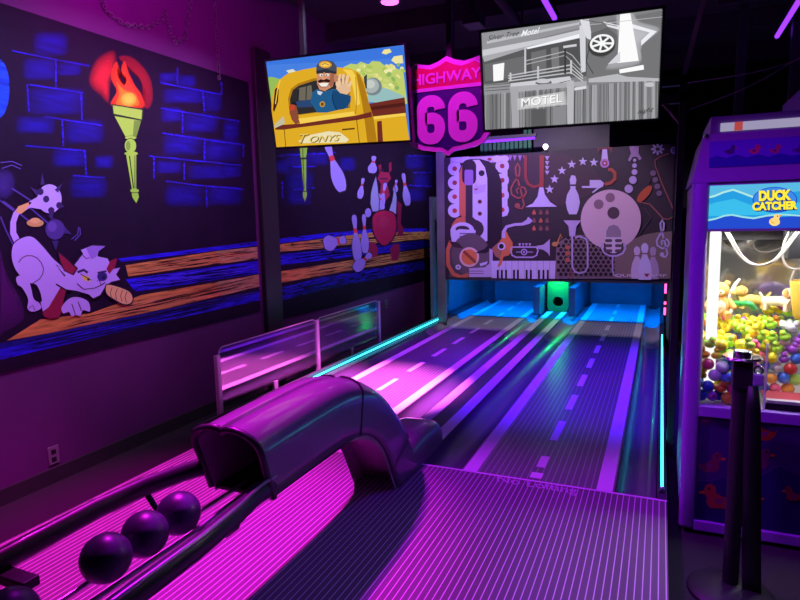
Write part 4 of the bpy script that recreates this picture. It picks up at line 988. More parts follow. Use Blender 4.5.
for kk in (18, 38):
    obj('seam_band', MB().loft([[(XC + (p[0] - XC) * e, p[1] + ny, p[2] + nz) for p in hoodsec(*SD[kk])] for e, ny, nz in ((1.0, -.006, .0), (1.025, -.005, .008), (1.025, .006, .008), (1.0, .008, .0))], False), MAT['rail'], hood, smooth=35)
# ramp panel facing the player inside the arch leg
rp = MB().loft([[(XC - HW * .93, y, z), (XC + HW * .93, y, z)] for y, z in ((2.76, .60), (2.88, .50), (2.99, .38), (3.07, .27), (3.13, .17), (3.16, LZ))], False)
ramp = o = obj('ramp_panel', rp, MAT['inner'], br, smooth=50); md = o.modifiers.new('thick', 'SOLIDIFY'); md.thickness = .008
for y, z in ((2.842, .528), (2.89, .483)): obj('ramp_slot', B((XC - HW * .9, y - .006, z - .006), (XC + HW * .9, y + .002, z + .004)), MAT['rubber'], ramp)
# low cap over the lane end of the track
cap = MB(); rings = []
for q in range(19):
    t = .5 - .5 * math.cos(PI * q / 18); y = 3.17 + t * .70
    e = max(0., 1 - abs(2 * t - 1) ** 3.4) ** .42
    top = LZ + .03 + .165 * e; w = (.158 * (.80 + .20 * e)); cx = XC - .005
    rings.append([(cx - w, y, LZ + .004)] + [(cx + w * -math.copysign(abs(math.cos(a_)) ** .42, math.cos(a_)), y, LZ + .004 + (top - LZ) * math.sin(a_) ** .5) for a_ in np.linspace(.12, PI - .12, 15)] + [(cx + w, y, LZ + .004)])
ecap = obj('end_cap', cap.loft(rings, True, True), MAT['plastic'], br, smooth=50)
for x, y, z in ((XC + .10, 3.62, .292), (XC + .11, 3.45, .29)): obj('screw', MB().ball((x, y, z), .006, 8, 6), MAT['chrome'], ecap)
# rack
def railpts(x, z, bend, y0=.25):
    return [(x, y0, z - .02), (x, .9, z - .01), (x, 1.35, z), (x + bend * .25, 1.55, z - .002), (x + bend * .7, 1.72, z - .012), (x + bend, 1.86, z - .03)]
obj('side_rail', MB().tube(railpts(-1.735, .70, .06), .034, 10, flat=(.7, 1.1)), MAT['rail'], br, smooth=60)
obj('side_rail', MB().tube(railpts(-1.295, .655, -.09), .034, 10, flat=(.8, 1.2)), MAT['rail'], br, smooth=60)
obj('trim_rod', MB().tube(railpts(-1.765, .665, .06), .008, 8), MAT['rod'], br, smooth=60)
obj('trim_rod', MB().tube(railpts(-1.27, .70, -.09), .007, 8), MAT['rod'], br, smooth=60)
for x in (-1.553, -1.463): obj('ball_rod', MB().tube([(x, .25, .588), (x, 1.5, .588), (x + (.02 if x < -1.5 else -.02), 1.9, .60)], .008, 8), MAT['rod'], br, smooth=60)
obj('tunnel_floor', B((XC - HW * .92, 1.84, .578), (XC + HW * .92, 2.62, .592)), MAT['rubber'], br)
obj('tie_plate', B((-1.74, 1.0, .64), (-1.60, 1.05, .67), .004), MAT['rail'], br)
for y in (.5, 1.56): obj('cross_bar', MB().tube([(-1.72, y, .66), (-1.65, y, .575), (-1.36, y, .575), (-1.31, y, .62)], .011, 8), MAT['rail'], br, smooth=60)
obj('stand', B((-1.60, .30, LZ), (-1.42, .48, .575), .01), MAT['rail'], br)
obj('stand_foot', B((-1.72, .22, LZ), (-1.30, .58, LZ + .03), .008), MAT['rail'], br)
for k, (y, lab) in enumerate(((1.195, 'purple bowling ball on the rack nearest the camera of the row of three'), (1.345, 'purple bowling ball in the middle of the three on the rack'),
                              (1.495, 'purple bowling ball on the rack closest to the hood mouth'), (.90, 'bowling ball at the bottom left corner, apart from the row of three'))):
    tag(obj('bowling_ball', MB().ball((-1.508, y, .66), .0745, 28, 20), MAT['ball'], smooth=80), lab, 'bowling ball', 'balls on the rack')

# ================================================================== clear rail along the left lane
rl = thing('clear_rail', 'clear acrylic side rail on frosted posts left of the pink lane', 'rail', (-3.28, 5.3, 0))
for y in (3.78, 5.33, 6.83): obj('post', B((-3.30, y - .022, 0), (-3.262, y + .022, .64 if y > 4 else .60), .006), MAT['post'], rl)
for y0, y1, z1 in ((3.80, 5.31, .655), (5.35, 6.81, .655)):
    P = []
    for cy, cz, a0 in ((y0 + .06, z1 - .06, PI), (y1 - .06, z1 - .06, PI / 2)):
        P += [(-3.285, cy + .06 * math.cos(a0 - t * PI / 12), cz + .06 * math.sin(a0 - t * PI / 12)) for t in range(7)]
    P = [(-3.285, y0, .17)] + P + [(-3.285, y1, .17)]
    sh_ = obj('sheet', MB().prism(P, (.008, 0, 0)), MAT['acrylic'], rl)
    obj('sheet_edge', MB().tube([(x + .004, y, z) for x, y, z in P], .005, 6), MAT['post'], sh_)
    obj('clip', B((-3.30, (y0 + y1) / 2 - .03, 0), (-3.268, (y0 + y1) / 2 + .03, .19), .004), MAT['post'], rl)

# ================================================================== stanchion
st = thing('stanchion', 'black queue post with chrome top disc in front of the claw machine', 'queue post', (.325, 2.8, 0))
obj('base', MB().lathe([(.0, .0), (.17, 0), (.17, .014), (.15, .03), (.06, .05), (.03, .055), (0, .055)], (.325, 2.8, 0), 36), MAT['blackp'], st, smooth=40)
obj('pole', MB().lathe([(0, .05), (.032, .05), (.032, 1.045), (0, 1.045)], (.325, 2.8, 0)), MAT['blackp'], st, smooth=40)
obj('top_disc', MB().lathe([(0, 1.052), (.072, 1.052), (.076, 1.057), (.072, 1.063), (.035, 1.064), (.034, 1.082), (.03, 1.085), (0, 1.085)], (.325, 2.8, 0), 36), MAT['chrome'], st, smooth=30)
obj('belt_head', B((.29, 2.755, .93), (.362, 2.835, 1.05), .006), MAT['blackp'], st)
bclip = obj('belt_clip', B((.362, 2.752, .95), (.40, 2.778, 1.0), .008), MAT['cabinet'], st); obj('clip_ring', MB().torus((.383, 2.765, 1.015), .016, .004, 'y', 16, 6), MAT['chrome'], bclip, smooth=60)
o = obj('hanging_belt', MB().loft([[(.362 + .045 * (1 - z) - w, 2.76 + .02 * math.sin(z * 5), z), (.362 + .045 * (1 - z) + w, 2.775 + .02 * math.sin(z * 5), z)] for z, w in ((.95, .018), (.85, .028), (.6, .034), (.3, .036), (.1, .036), (.004, .036))], False), MAT['blackp'], st, smooth=60)
o.modifiers.new('thick', 'SOLIDIFY').thickness = .004

# ================================================================== claw machine
CX0, CX1, CY0, CY1 = .140, 1.04, 3.30, 4.15
cmn = thing('claw_machine', 'purple claw machine with lit window full of ducks at the right', 'claw machine', ((CX0 + CX1) / 2, (CY0 + CY1) / 2, 0))
WZ0, WZ1 = .69, 1.565
cbase = obj('base_cabinet', B((CX0 + .012, CY0 + .01, .04), (CX1 - .012, CY1, WZ0 - .02), .006), MAT['cabinet'], cmn)
obj('plinth', B((CX0 + .03, CY0 + .04, 0), (CX1 - .03, CY1 - .02, .04)), MAT['blackp'], cmn)
for x0, x1 in ((CX0 - .008, CX0 + .068), (CX1 - .068, CX1 + .008)): obj('corner_post', B((x0, CY0 - .012, .02), (x1, CY0 + .06, 1.81), .022), MAT['cabinet'], cmn, smooth=40)
obj('sill', B((CX0 + .06, CY0 - .008, .632), (CX1 - .06, CY0 + .03, WZ0), .006), MAT['cabinet'], cmn)
obj('kick_rail', B((CX0 + .06, CY0 - .008, .02), (CX1 - .06, CY0 + .03, .075), .006), MAT['cabinet'], cmn)
obj('side_wall', B((CX0, CY0 + .06, .04), (CX0 + .018, CY1, 1.79)), MAT['cabinet'], cmn); obj('side_wall', B((CX1 - .018, CY0 + .06, .04), (CX1, CY1, 1.79)), MAT['cabinet'], cmn)
for x0, x1 in ((CX0 + .018, CX0 + .022), (CX1 - .022, CX1 - .018)): obj('inner_lining', B((x0, CY0 + .05, WZ0), (x1, CY1 - .02, WZ1)), MAT['cabinet_in'], cmn)
obj('back_wall', B((CX0, CY1, .04), (CX1, CY1 + .02, 1.79)), MAT['cabinet'], cmn)
obj('mirror', B((CX0 + .022, CY1 - .012, WZ0), (CX1 - .022, CY1, WZ1)), MAT['mirror'], cmn)
obj('toy_floor', B((CX0 + .02, CY0 + .03, WZ0 - .02), (CX1 - .02, CY1 - .01, WZ0 - .004)), MAT['cabinet_in'], cmn)
obj('window_glass', B((CX0 + .066, CY0 + .012, WZ0), (CX1 - .066, CY0 + .018, WZ1)), MAT['glass'], cmn)
cbox = obj('sign_box', B((CX0 + .062, CY0 + .004, WZ1), (CX1 - .062, CY1 - .01, 1.80), .004), MAT['cabinet'], cmn)
for xx in (CX0 + .085,): obj('light_column', B((xx, CY0 + .07, WZ0 + .1), (xx + .05, CY0 + .12, WZ1), .01), em('white_led_column', (1, 1, .97), 1.25), cmn)
obj('light_column', B((CX1 - .135, CY0 + .07, WZ0 + .1), (CX1 - .085, CY0 + .12, WZ1), .01), bpy.data.materials['white_led_column'], cmn)
# header, narrowing upward, and the light box on top
hd = MB(); z0, z1 = 1.80, 2.03
hd.add([(CX0 - .012, CY0 - .01, z0), (CX1 + .012, CY0 - .01, z0), (CX1 + .012, CY1, z0), (CX0 - .012, CY1, z0), (CX0 + .035, CY0 + .02, z1), (CX1 - .035, CY0 + .02, z1), (CX1 - .035, CY1, z1), (CX0 + .035, CY1, z1)],
       [(3, 2, 1, 0), (4, 5, 6, 7), (0, 1, 5, 4), (1, 2, 6, 5), (2, 3, 7, 6), (3, 0, 4, 7)])
chead = obj('header', hd, MAT['cabinet'], cmn)
obj('corner_bolt', MB().ball((CX0 + .045, CY0 + .012, 2.02), .012, 10, 8), MAT['chrome'], cmn)
ctop = obj('top_box', B((.205, CY0 + .12, 2.03), (.98, CY1 - .1, 2.125), .006), MAT['cabinet'], cmn)
obj('top_strip', B((.25, CY0 + .112, 2.05), (.95, CY0 + .121, 2.09)), em('top_strip_light', (.62, .55, .85), .55), ctop)
obj('top_strip_mark', B((.31, CY0 + .108, 2.05), (.345, CY0 + .113, 2.09)), em('top_strip_red', (.75, .10, .10), .6), ctop)
def duckart(A, cx, cy, s, col, dark, flip=1):
    f = lambda P: [(cx + x * s * flip, cy + y * s) for x, y in P]
    A.poly(f([(-1.3, -.1), (-1.0, .1), (-.3, -.1), (.1, -.35), (.15, -.8), (.5, -1.05), (.9, -.9), (1.0, -.55), (1.35, -.45), (1.3, -.3), (.98, -.28), (.75, 0), (.85, .35), (.5, .75), (-.5, .8), (-1.0, .5)]), col)
    A.poly(f([(-.55, .1), (.2, .05), (.15, .35), (-.2, .5)]), dark); A.ell((cx + .62 * s * flip, cy - .68 * s), .09 * s, .1 * s, (20, 10, 20)); A.poly(f([(.98, -.55), (1.38, -.46), (1.3, -.3), (.97, -.3)]), (210, 110, 40))
# header picture lies on the sloping face
hn = np.array([0, .03, .23]); hn /= np.linalg.norm(hn)
O = np.array([CX0 + .06, CY0 - .0115 + .07 * .03 / .23, 1.87]); A = Art(O, (1, 0, 0), hn, .80, .125, 680, 110, 554 / 120)
A.rawpoly([(0, 0), (.8, 0), (.8, .125), (0, .125)], lin((110, 60, 215)))
for k, (dx, c) in enumerate(((232, (70, 24, 120)), (345, (225, 50, 110)), (440, (190, 45, 120)), (545, (90, 30, 150)), (650, (200, 60, 110)))): duckart(A, dx, 185 - k * 2, 24, c, (70, 20, 110))
A.poly([(125, 228), (170, 212), (215, 222), (260, 206), (310, 220), (360, 204), (410, 216), (460, 200), (520, 212), (600, 195), (900, 180), (900, 280), (125, 270)], (44, 26, 170))
A.build('header_picture', MAT['printed'], chead)
O = (CX0 + .068, CY0 + .004, WZ1 + .012); A = Art(O, (1, 0, 0), (0, 0, 1), CX1 - CX0 - .136, .208, 680, 110, 554 / 120)
A.rawpoly([(0, 0), (1, 0), (1, .21), (0, .21)], lin((84, 176, 216)))
A.poly([(125, 405), (160, 395), (245, 368), (300, 388), (345, 405), (400, 390), (600, 370), (900, 360), (900, 520), (125, 530)], (36, 150, 214))
A.poly([(125, 440), (170, 425), (250, 410), (330, 440), (500, 430), (900, 400), (900, 470), (125, 490)], (60, 186, 226), .8)
A.poly([(125, 512), (165, 502), (240, 484), (330, 500), (400, 486), (470, 494), (560, 486), (900, 460), (900, 580), (125, 580)], (34, 72, 196))
A.stroke([(125, 405), (160, 397), (200, 380), (245, 368), (290, 384), (345, 405)], 9, (166, 220, 214)); A.stroke([(125, 510), (165, 502), (205, 488), (240, 484), (290, 494), (340, 500), (400, 488), (460, 482), (560, 488)], 8, (150, 214, 216))
A.ell((438, 415), 104, 60, (32, 80, 190)); A.ell((438, 413), 98, 54, (58, 130, 220))
for d, c in ((1.5, (20, 34, 100)), (0, (252, 226, 60))):
    bo = .13 if d else .06
    A.text('DUCK', (364 + d, 418 + d), (514 + d, 412 + d), 46, c, bold=bo); A.text('CATCHER', (334 + d, 462 + d), (542 + d, 455 + d), 36, c, bold=bo)
A.ell((436, 516), 25, 19, (250, 206, 120)); A.ell((446, 494), 14, 13, (250, 206, 120)); A.poly([(458, 486), (468, 482), (466, 494)], (240, 150, 50)); A.ell((450, 490), 3, 3, (30, 20, 20)); A.poly([(414, 505), (424, 522), (440, 526)], (226, 170, 84))
A.build('lit_sign', MAT['backlit'], cbox)
O = (CX0 + .068, CY0 + .008, .076); A = Art(O, (1, 0, 0), (0, 0, 1), CX1 - CX0 - .136, .555, 680, 395, 351 / 120)
A.rawpoly([(0, 0), (1, 0), (1, .6), (0, .6)], lin((58, 28, 92)))
A.poly([(40, 40), (90, 70), (130, 100), (200, 110), (290, 90), (360, 60), (700, 60), (700, 20), (40, 20)], (40, 18, 68))
A.poly([(40, 250), (90, 250), (130, 240), (180, 290), (230, 240), (290, 205), (360, 240), (420, 215), (700, 260), (700, 480), (40, 420)], (36, 18, 84)); A.stroke([(40, 250), (90, 250), (130, 240), (180, 290), (230, 240), (290, 205), (360, 240), (420, 215), (600, 250)], 3, (78, 40, 110))
for cx, cy, s, c, fl in ((90, 200, 32, (110, 34, 70), 1), (240, 105, 36, (150, 74, 34), -1), (232, 190, 34, (96, 32, 78), 1), (110, 300, 40, (150, 70, 50), -1), (205, 315, 30, (120, 66, 42), 1), (330, 290, 24, (130, 52, 56), -1), (75, 70, 20, (80, 30, 74), 1), (430, 200, 40, (120, 40, 66), 1), (520, 320, 44, (150, 74, 44), -1), (440, 90, 34, (96, 34, 78), 1)): duckart(A, cx, cy, s, c, (110, 44, 90), fl)
A.build('front_picture', MAT['printed'], cbase)
# hoses looped from the carriage, carriage, chute
def pxy(P, y, ox=700, oy=225, s=6.): return [ony(p[0] / s + ox, p[1] / s + oy, y) for p in P]
def curve(P, n=6):
    P = [np.array(p, float) for p in P]; o = []
    for i in range(len(P) - 1):
        a, b_, c, d = P[max(i - 1, 0)], P[i], P[i + 1], P[min(i + 2, len(P) - 1)]
        for q in range(n):
            t = q / n; o.append(.5 * (2 * b_ + (c - a) * t + (2 * a - 5 * b_ + 4 * c - d) * t * t + (3 * b_ - a - 3 * c + d) * t ** 3))
    return o + [P[-1]]
obj('rear_carriage_beam', B((CX0 + .03, 3.78, WZ1 - .06), (CX1 - .03, 3.82, WZ1)), MAT['steel'], cmn)
obj('carriage', B((.58, 3.50, 1.42), (.74, 3.66, WZ1), .006), MAT['bezel'], cmn)
for dx in (0, .014): obj('hose', MB().tube(curve([np.array(p) + np.array([dx, dx * .8, 0]) for p in pxy([(140, 20), (175, 80), (225, 170), (285, 225), (350, 242), (430, 220), (490, 160), (540, 90), (580, 40)], 3.46)]), .0048, 8), MAT['cable'], cmn, smooth=60)
obj('hose', MB().tube(curve(pxy([(545, 30), (505, 110), (496, 190), (520, 245), (570, 265), (640, 255)], 3.52)), .006, 8), MAT['cable'], cmn, smooth=60)
obj('hose', MB().tube(curve(pxy([(125, 20), (130, 90), (180, 135), (260, 135), (330, 90), (360, 20)], 3.95)), .005, 8), MAT['cable'], cmn, smooth=60)
obj('hose', MB().tube(curve(pxy([(330, 20), (318, 110), (350, 155), (420, 160), (500, 130)], 3.95)), .004, 8), MAT['cable'], cmn, smooth=60)
cy0 = pxy([(540, 310), (640, 310), (640, 420), (548, 420)], 3.56)
cup = thing('claw_bucket', 'yellow claw bucket hanging on hoses above the ducks at the right', 'claw', (.72, 3.56, 1.10))
gold = pm('yellow_claw_plastic', (.75, .50, .06), .4, coat=.2)
cp_ = obj('cup', MB().lathe([(0, 0), (.085, 0), (.095, .02), (.115, .19), (.108, .19), (.09, .03), (0, .025)], (.72, 3.56, 1.115), 28), gold, cup, smooth=40)
obj('band', MB().lathe([(.0955, .05), (.098, .052), (.1035, .095), (.101, .095)], (.72, 3.56, 1.115), 28), pm('red_band_print', (.45, .05, .03), .5), cp_, smooth=40)
for sx in (-1, 1):
    eye = obj('eye', MB().ball((.72 + sx * .035, 3.56 - .103, 1.24), (.018, .008, .022), 12, 8), MAT['white'], cup, smooth=80); obj('pupil', MB().ball((.72 + sx * .035, 3.56 - .112, 1.237), (.008, .004, .011), 10, 8), MAT['rubber'], eye, smooth=80)
obj('handle', MB().tube(curve([(.61, 3.56, 1.30), (.635, 3.56, 1.37), (.72, 3.56, 1.40), (.805, 3.56, 1.37), (.83, 3.56, 1.30)]), .007, 8), MAT['cable'], cup, smooth=60)
obj('cord', MB().tube([(.72, 3.56, 1.40), (.72, 3.56, 1.43)], .006, 6), MAT['cable'], cup)
obj('chute_wall', B((.488, CY0 + .03, WZ0), (.494, CY0 + .26, 1.02)), MAT['glass'], cmn); obj('chute_wall', B((.494, CY0 + .25, WZ0), (CX1 - .07, CY0 + .256, 1.02)), MAT['glass'], cmn)
obj('chute_edge', B((.487, CY0 + .026, WZ0), (.495, CY0 + .032, 1.02)), MAT['cabinet_in'], cmn)
obj('chute_tray', B((.497, CY0 + .03, WZ0), (CX1 - .075, CY0 + .245, WZ0 + .035)), MAT['blackp'], cmn); obj('chute_lip', B((.50, CY0 + .024, WZ0 + .035), (CX1 - .08, CY0 + .06, WZ0 + .05)), pm('grey_lip', (.45, .45, .45), .4), cmn)
obj('chute_mat', B((.50, CY0 + .06, WZ0 + .035), (CX1 - .08, CY0 + .24, WZ0 + .042)), pm('red_mat', (.35, .03, .05), .7), cmn)

# toys: ducks and capsule balls, one object each
TC = dict(yellow=(.88, .76, .03), lime=(.42, .80, .05), orange=(.85, .30, .03), green=(.04, .42, .10), blue=(.03, .12, .60), pink=(.85, .10, .22), purple=(.38, .06, .60), white=(.75, .75, .78), sky=(.12, .45, .75), red=(.65, .03, .03))
TM = {k: pm('toy_' + k, c, .35, coat=.3, var=.05) for k, c in TC.items()}
beakm = pm('beak_orange', (.85, .25, .02), .4)
def duckbody(r):
    rings = []; n = 12; prof = [(-1.35, .04, .42), (-1.15, .28, .30), (-.85, .62, .06), (-.4, .90, -.02), (.1, .98, 0), (.55, .85, .02), (.85, .52, .06), (1.0, .06, .1)]
    for x, w, lift in prof:
        rings.append([(x * r, w * r * math.cos(2 * PI * k / n), (lift + .8 * w * math.sin(2 * PI * k / n)) * r) for k in range(n)])
    mb = MB().loft(rings, True, True); mb.ball((.45 * r, 0, 1.0 * r), .62 * r, 12, 8); return mb
def bk(r):
    mb = MB(); mb.loft([[(1.0 * r, -.24 * r, .92 * r), (1.0 * r, .24 * r, .92 * r), (1.0 * r, .2 * r, 1.04 * r), (1.0 * r, -.2 * r, 1.04 * r)], [(1.32 * r, -.16 * r, .94 * r), (1.32 * r, .16 * r, .94 * r), (1.32 * r, .14 * r, 1.0 * r), (1.32 * r, -.14 * r, 1.0 * r)]], True, True); return mb
DP = {}
R0 = .0265
def proto(col, kind):
    if (col, kind) in DP: return DP[(col, kind)]
    if kind == 'duck':
        o = obj('rubber_duck', duckbody(R0), TM[col], at=(0, 0, 0), smooth=70); obj('beak', bk(R0), beakm if col not in ('orange', 'red') else TM['yellow'], o)
        lab = 'small %s rubber duck in the heap behind the claw machine glass' % col
        tag(o, lab, 'toy duck', '%s ducks in the claw machine' % col)
    else:
        o = obj('toy_ball', MB().ball((0, 0, 0), R0 * 1.12, 16, 12), TM[col], at=(0, 0, 0), smooth=80)
        tag(o, 'small %s ball among the ducks in the claw machine' % col, 'ball', '%s balls in the claw machine' % col)
    DP[(col, kind)] = [o, False]; return DP[(col, kind)]
def place(col, kind, p, rot, sc):
    e = proto(col, kind); o = e[0]
    if e[1]:
        c = o.copy(); COL.objects.link(c)
        for chd in o.children:
            d = chd.copy(); COL.objects.link(d); d.parent = c
        o = c
    e[1] = True
    o.location = p; o.rotation_euler = rot; o.scale = (sc,) * 3
rt = random.Random(21)
topcol = ['yellow'] * 13 + ['lime'] * 9 + ['orange'] * 3 + ['white'] * 2 + ['green', 'sky', 'pink', 'purple']
lowcol = ['yellow'] * 3 + ['blue'] * 5 + ['pink'] * 2 + ['green'] * 2 + ['white'] * 4 + ['purple'] * 3 + ['red', 'sky', 'sky', 'lime', 'orange']
pitch = .0575
def heap(x, y): return 1.03 + .10 * (y - 3.35) / .6 + .02 * math.sin(x * 17 + y * 9)
ny = 10; nx = 14; nz = 8; spots = []
for iz in range(nz):
    for iy in range(ny):
        for ix in range(nx):
            x = CX0 + .075 + ix * pitch + (.028 if (iy + iz) % 2 else 0); y = CY0 + .064 + iy * pitch * .98; z = WZ0 + .03 + iz * pitch * .95
            if x > CX1 - .09: continue
            top = heap(x, y)
            if z > top - .02: continue
            if x > .45 and y < CY0 + .30: continue
            front = iy < 2 or (x > .44 and CY0 + .28 < y < CY0 + .39); surf = z + pitch * 1.0 > top - .02
            if not (front or surf): continue
            if x > .70 and not surf: continue
            if surf and iy > 8 and x > .75: continue
            spots.append((x, y, z, surf or z > .90))
for x, y, z, hi in spots:
    col = rt.choice(topcol if hi else lowcol); kind = 'duck' if rt.random() < (.86 if hi else .35) else 'ball'
    place(col, kind, (x + rt.uniform(-.006, .006), y + rt.uniform(-.006, .006), z + rt.uniform(-.006, .008)), (rt.uniform(-.5, .5), rt.uniform(-.5, .5), rt.uniform(-2.6, -.4)), rt.uniform(.95, 1.1))
# a plush bear and a few bigger toys on the heap at the back
fur = pm('tan_plush', (.70, .36, .10), .9, bump=.4, scale=120); creamf = pm('cream_plush', (.85, .70, .45), .9, bump=.4, scale=120)
hb_ = thing('teddy_bear', 'small orange teddy bear sitting on the ducks by the white column', 'teddy bear', (.30, 3.62, 1.10))
bx0 = .30; by0 = 3.62; bz0 = 1.10
mb = MB().ball((bx0, by0, bz0 + .06), (.05, .045, .06)); mb.ball((bx0, by0 - .005, bz0 + .145), (.045, .042, .042))
for s in (-1, 1): mb.ball((bx0 + s * .032, by0, bz0 + .18), (.016, .01, .016), 10, 8); mb.tube([(bx0 + s * .04, by0, bz0 + .09), (bx0 + s * .07, by0 - .03, bz0 + .05)], [.018, .014], 8); mb.tube([(bx0 + s * .03, by0 - .02, bz0 + .02), (bx0 + s * .04, by0 - .08, bz0 + .015)], [.02, .018], 8)
obj('body', mb, fur, hb_, smooth=80); obj('muzzle', MB().ball((bx0, by0 - .042, bz0 + .135), (.018, .014, .014), 10, 8), creamf, hb_, smooth=80)
obj('nose', MB().ball((bx0, by0 - .056, bz0 + .14), .005, 8, 6), MAT['rubber'], hb_)
obj('belly_patch', MB().ball((bx0, by0 - .02, bz0 + .058), (.034, .03, .042), 12, 8), creamf, hb_, smooth=80)
def dog(x, y, z, m, lab, rot):
    t = thing('plush_dog', lab, 'plush toy', (x, y, z))
    mb = MB().tube(curve([(x - .06, y, z + .04), (x - .02, y, z + .05), (x + .04, y, z + .045), (x + .065, y, z + .04)]), [.026] * 19, 10)
    mb.ball((x - .055, y - .005, z + .095), (.034, .028, .028), 12, 8); mb.ball((x - .09, y - .005, z + .085), (.02, .016, .014), 10, 8)
    for dx in (-.05, .05):
        for dy in (-.018, .018): mb.tube([(x + dx, y + dy, z + .04), (x + dx, y + dy, z)], .011, 8)
    mb.tube([(x + .065, y, z + .05), (x + .09, y, z + .09)], [.009, .006], 8); obj('body', mb, m, t, smooth=80)
    for dy in (-.03, .022): obj('ear', MB().ball((x - .05, y + dy, z + .10), (.012, .007, .024), 10, 8), fur, t, smooth=80)
    t.rotation_euler = (0, 0, rot)
dog(.47, 3.78, 1.13, pm('gold_plush', (.80, .52, .14), .9, bump=.4, scale=120), 'golden plush dog standing on the heap left of the tan one', .1)
dog(.58, 3.72, 1.13, creamf, 'cream plush dog standing on the heap beside the golden one', 2.6)
pz = thing('plush_whale', 'purple rounded plush lying on the heap below the claw bucket', 'plush toy', (.665, 3.82, 1.12))
obj('body', MB().ball((.665, 3.82, 1.16), (.08, .06, .05), 18, 12), TM['purple'], pz, smooth=80); obj('tail', MB().loft([[(.735, 3.79, 1.17), (.735, 3.85, 1.17)], [(.78, 3.76, 1.20), (.78, 3.88, 1.20)]], False), TM['purple'], pz)
tg = thing('plush_snake', 'green coiled plush snake on the heap beside the teddy bear', 'plush toy', (.40, 3.70, 1.12))
obj('body', MB().tube(curve([(.33, 3.66, 1.13), (.36, 3.64, 1.17), (.40, 3.70, 1.16), (.44, 3.66, 1.17), (.47, 3.68, 1.14)]), [.016] * 25, 10), TM['green'], tg, smooth=80)
hn_ = thing('toy_horn', 'white curved toy tusk standing up behind the teddy bear', 'toy', (.37, 3.80, 1.12))
obj('tusk', MB().tube(curve([(.365, 3.80, 1.10), (.37, 3.80, 1.19), (.385, 3.80, 1.25), (.41, 3.80, 1.29)]), [.02 - .0008 * i for i in range(19)], 10), TM['white'], hn_, smooth=80)

# ================================================================== ceiling fittings and the dark right side
def tubefix(name, a, c, lab, m, w=.05):
    a, c = np.array(a, float), np.array(c, float); t = thing(name, lab, 'tube light', tuple((a + c) / 2))
    obj('tube', MB().tube([a, c], .022, 12), m, t, smooth=60)
    d = (c - a) / np.linalg.norm(c - a)
    obj('housing', MB().tube([a + np.array([0, 0, .04]) - d * .05, c + np.array([0, 0, .04]) + d * .05], .034, 8), MAT['steel'], t)
    for e in (a, c): obj('hanger_rod', MB().tube([e + np.array([0, 0, .06]), (e[0], e[1], ZC)], .006, 6), MAT['steel'], t)
    for e in (a - d * .02, c + d * .02): obj('tube_cap', MB().ball(e, .026, 10, 8), MAT['post'], t)
tubefix('tube_light', (.99, 5.6, 3.4), (1.0, 7.3, 3.4), 'violet tube light hanging from the ceiling at the top right', MAT['violet'])
tubefix('tube_light', (-.96, 4.9, 3.45), (-.93, 5.7, 3.4), 'violet tube light end above the black and white screen', MAT['violet'])
fx = thing('spot_fixture', 'pink ceiling spot lamp glowing at the top edge left of centre', 'spot lamp', (-2.05, 4.63, 3.38))
obj('lens', MB().lathe([(0, 0), (.07, 0), (.075, .015), (0, .015)], (-2.05, 4.63, 3.38)), MAT['pink'], fx); obj('can', MB().lathe([(.078, .005), (.085, .005), (.085, .16), (.03, .2), (0, .2)], (-2.05, 4.63, 3.38)), MAT['steel'], fx, smooth=40)
obj('stem', MB().tube([(-2.05, 4.63, 3.56), (-2.05, 4.63, ZC)], .012, 8), MAT['steel'], fx)
fx2 = thing('ceiling_pipe', 'dark pipe running along the ceiling above the screens', 'pipe', (-1.2, 6, 3.7))
obj('pipe', MB().tube([(-1.45, -2.0, 3.68), (-1.45, 11.8, 3.68)], .05, 12), MAT['ceil'], fx2, smooth=60)
for y in (1.0, 4.5, 8.0): obj('clamp', B((-1.46, y, 3.6), (-1.44, y + .03, ZC)), MAT['steel'], fx2)
p0 = ony(701, 0, 4.5); p1 = ony(681, 77, 4.5)
ws = thing('hanging_strip', 'pale narrow strip hanging from the ceiling right of the motel screen', 'hanging strip', tuple(p1))
up = p0 + (p0 - p1) * ((ZC - p0[2]) / (p0[2] - p1[2]))
obj('strip', MB().prism([p1, p1 + np.array([.03, 0, 0]), up + np.array([.03, 0, 0]), up], (0, .006, 0)), pm('pale_strip', (.8, .7, .72), .6, var=.25, scale=20), ws)
for i, (a, c, lab) in enumerate((((.16, 5.8, 2.75), (1.3, 5.6, 2.92), 'thin pale cable sagging across the dark space right of the motel screen'), ((.2, 6.4, 2.62), (1.2, 6.2, 3.05), 'thin cable rising behind the pale sagging cable'))):
    a, c = np.array(a), np.array(c); mid = (a + c) / 2 - np.array([0, 0, .06])
    tag(obj('ceiling_cable', MB().tube(curve([a, mid, c]), .004, 6), MAT['plate']), lab, 'cable')
for x, lab in ((.62, 'dark upright post behind the claw machine, the left one of two'), (1.07, 'dark upright post behind the claw machine, the wide right one')):
    tag(obj('steel_post', B((x, 6.9, 0), (x + (.08 if x < .8 else .30), 7.0, ZC), .004), MAT['steel']), lab, 'post')
for y in (5.0, 6.4): tag(obj('steel_channel', B((.40, y, 3.52), (1.30, y + .06, 3.58)).box((.42, y, 3.58), (.46, y + .05, ZC)).box((1.24, y, 3.58), (1.28, y + .05, ZC)), MAT['steel']), 'dark ceiling channel above the claw machine, the %s one' % ('near' if y < 6 else 'far'), 'channel')
ac = thing('arcade_cabinet', 'purple rounded arcade cabinet peeking out behind the claw machine', 'arcade cabinet', (1.35, 5.4, 0))
prof = [(5.0, 0), (5.0, 1.0), (4.93, 1.3), (4.93, 2.2), (4.98, 2.42), (5.1, 2.5), (5.8, 2.5), (5.8, 0)]
obj('cabinet_side', MB().prism([(.86, y, z) for y, z in prof], (.03, 0, 0)), MAT['cabinet'], ac); obj('cabinet_side', MB().prism([(1.55, y, z) for y, z in prof], (.03, 0, 0)), MAT['cabinet'], ac)
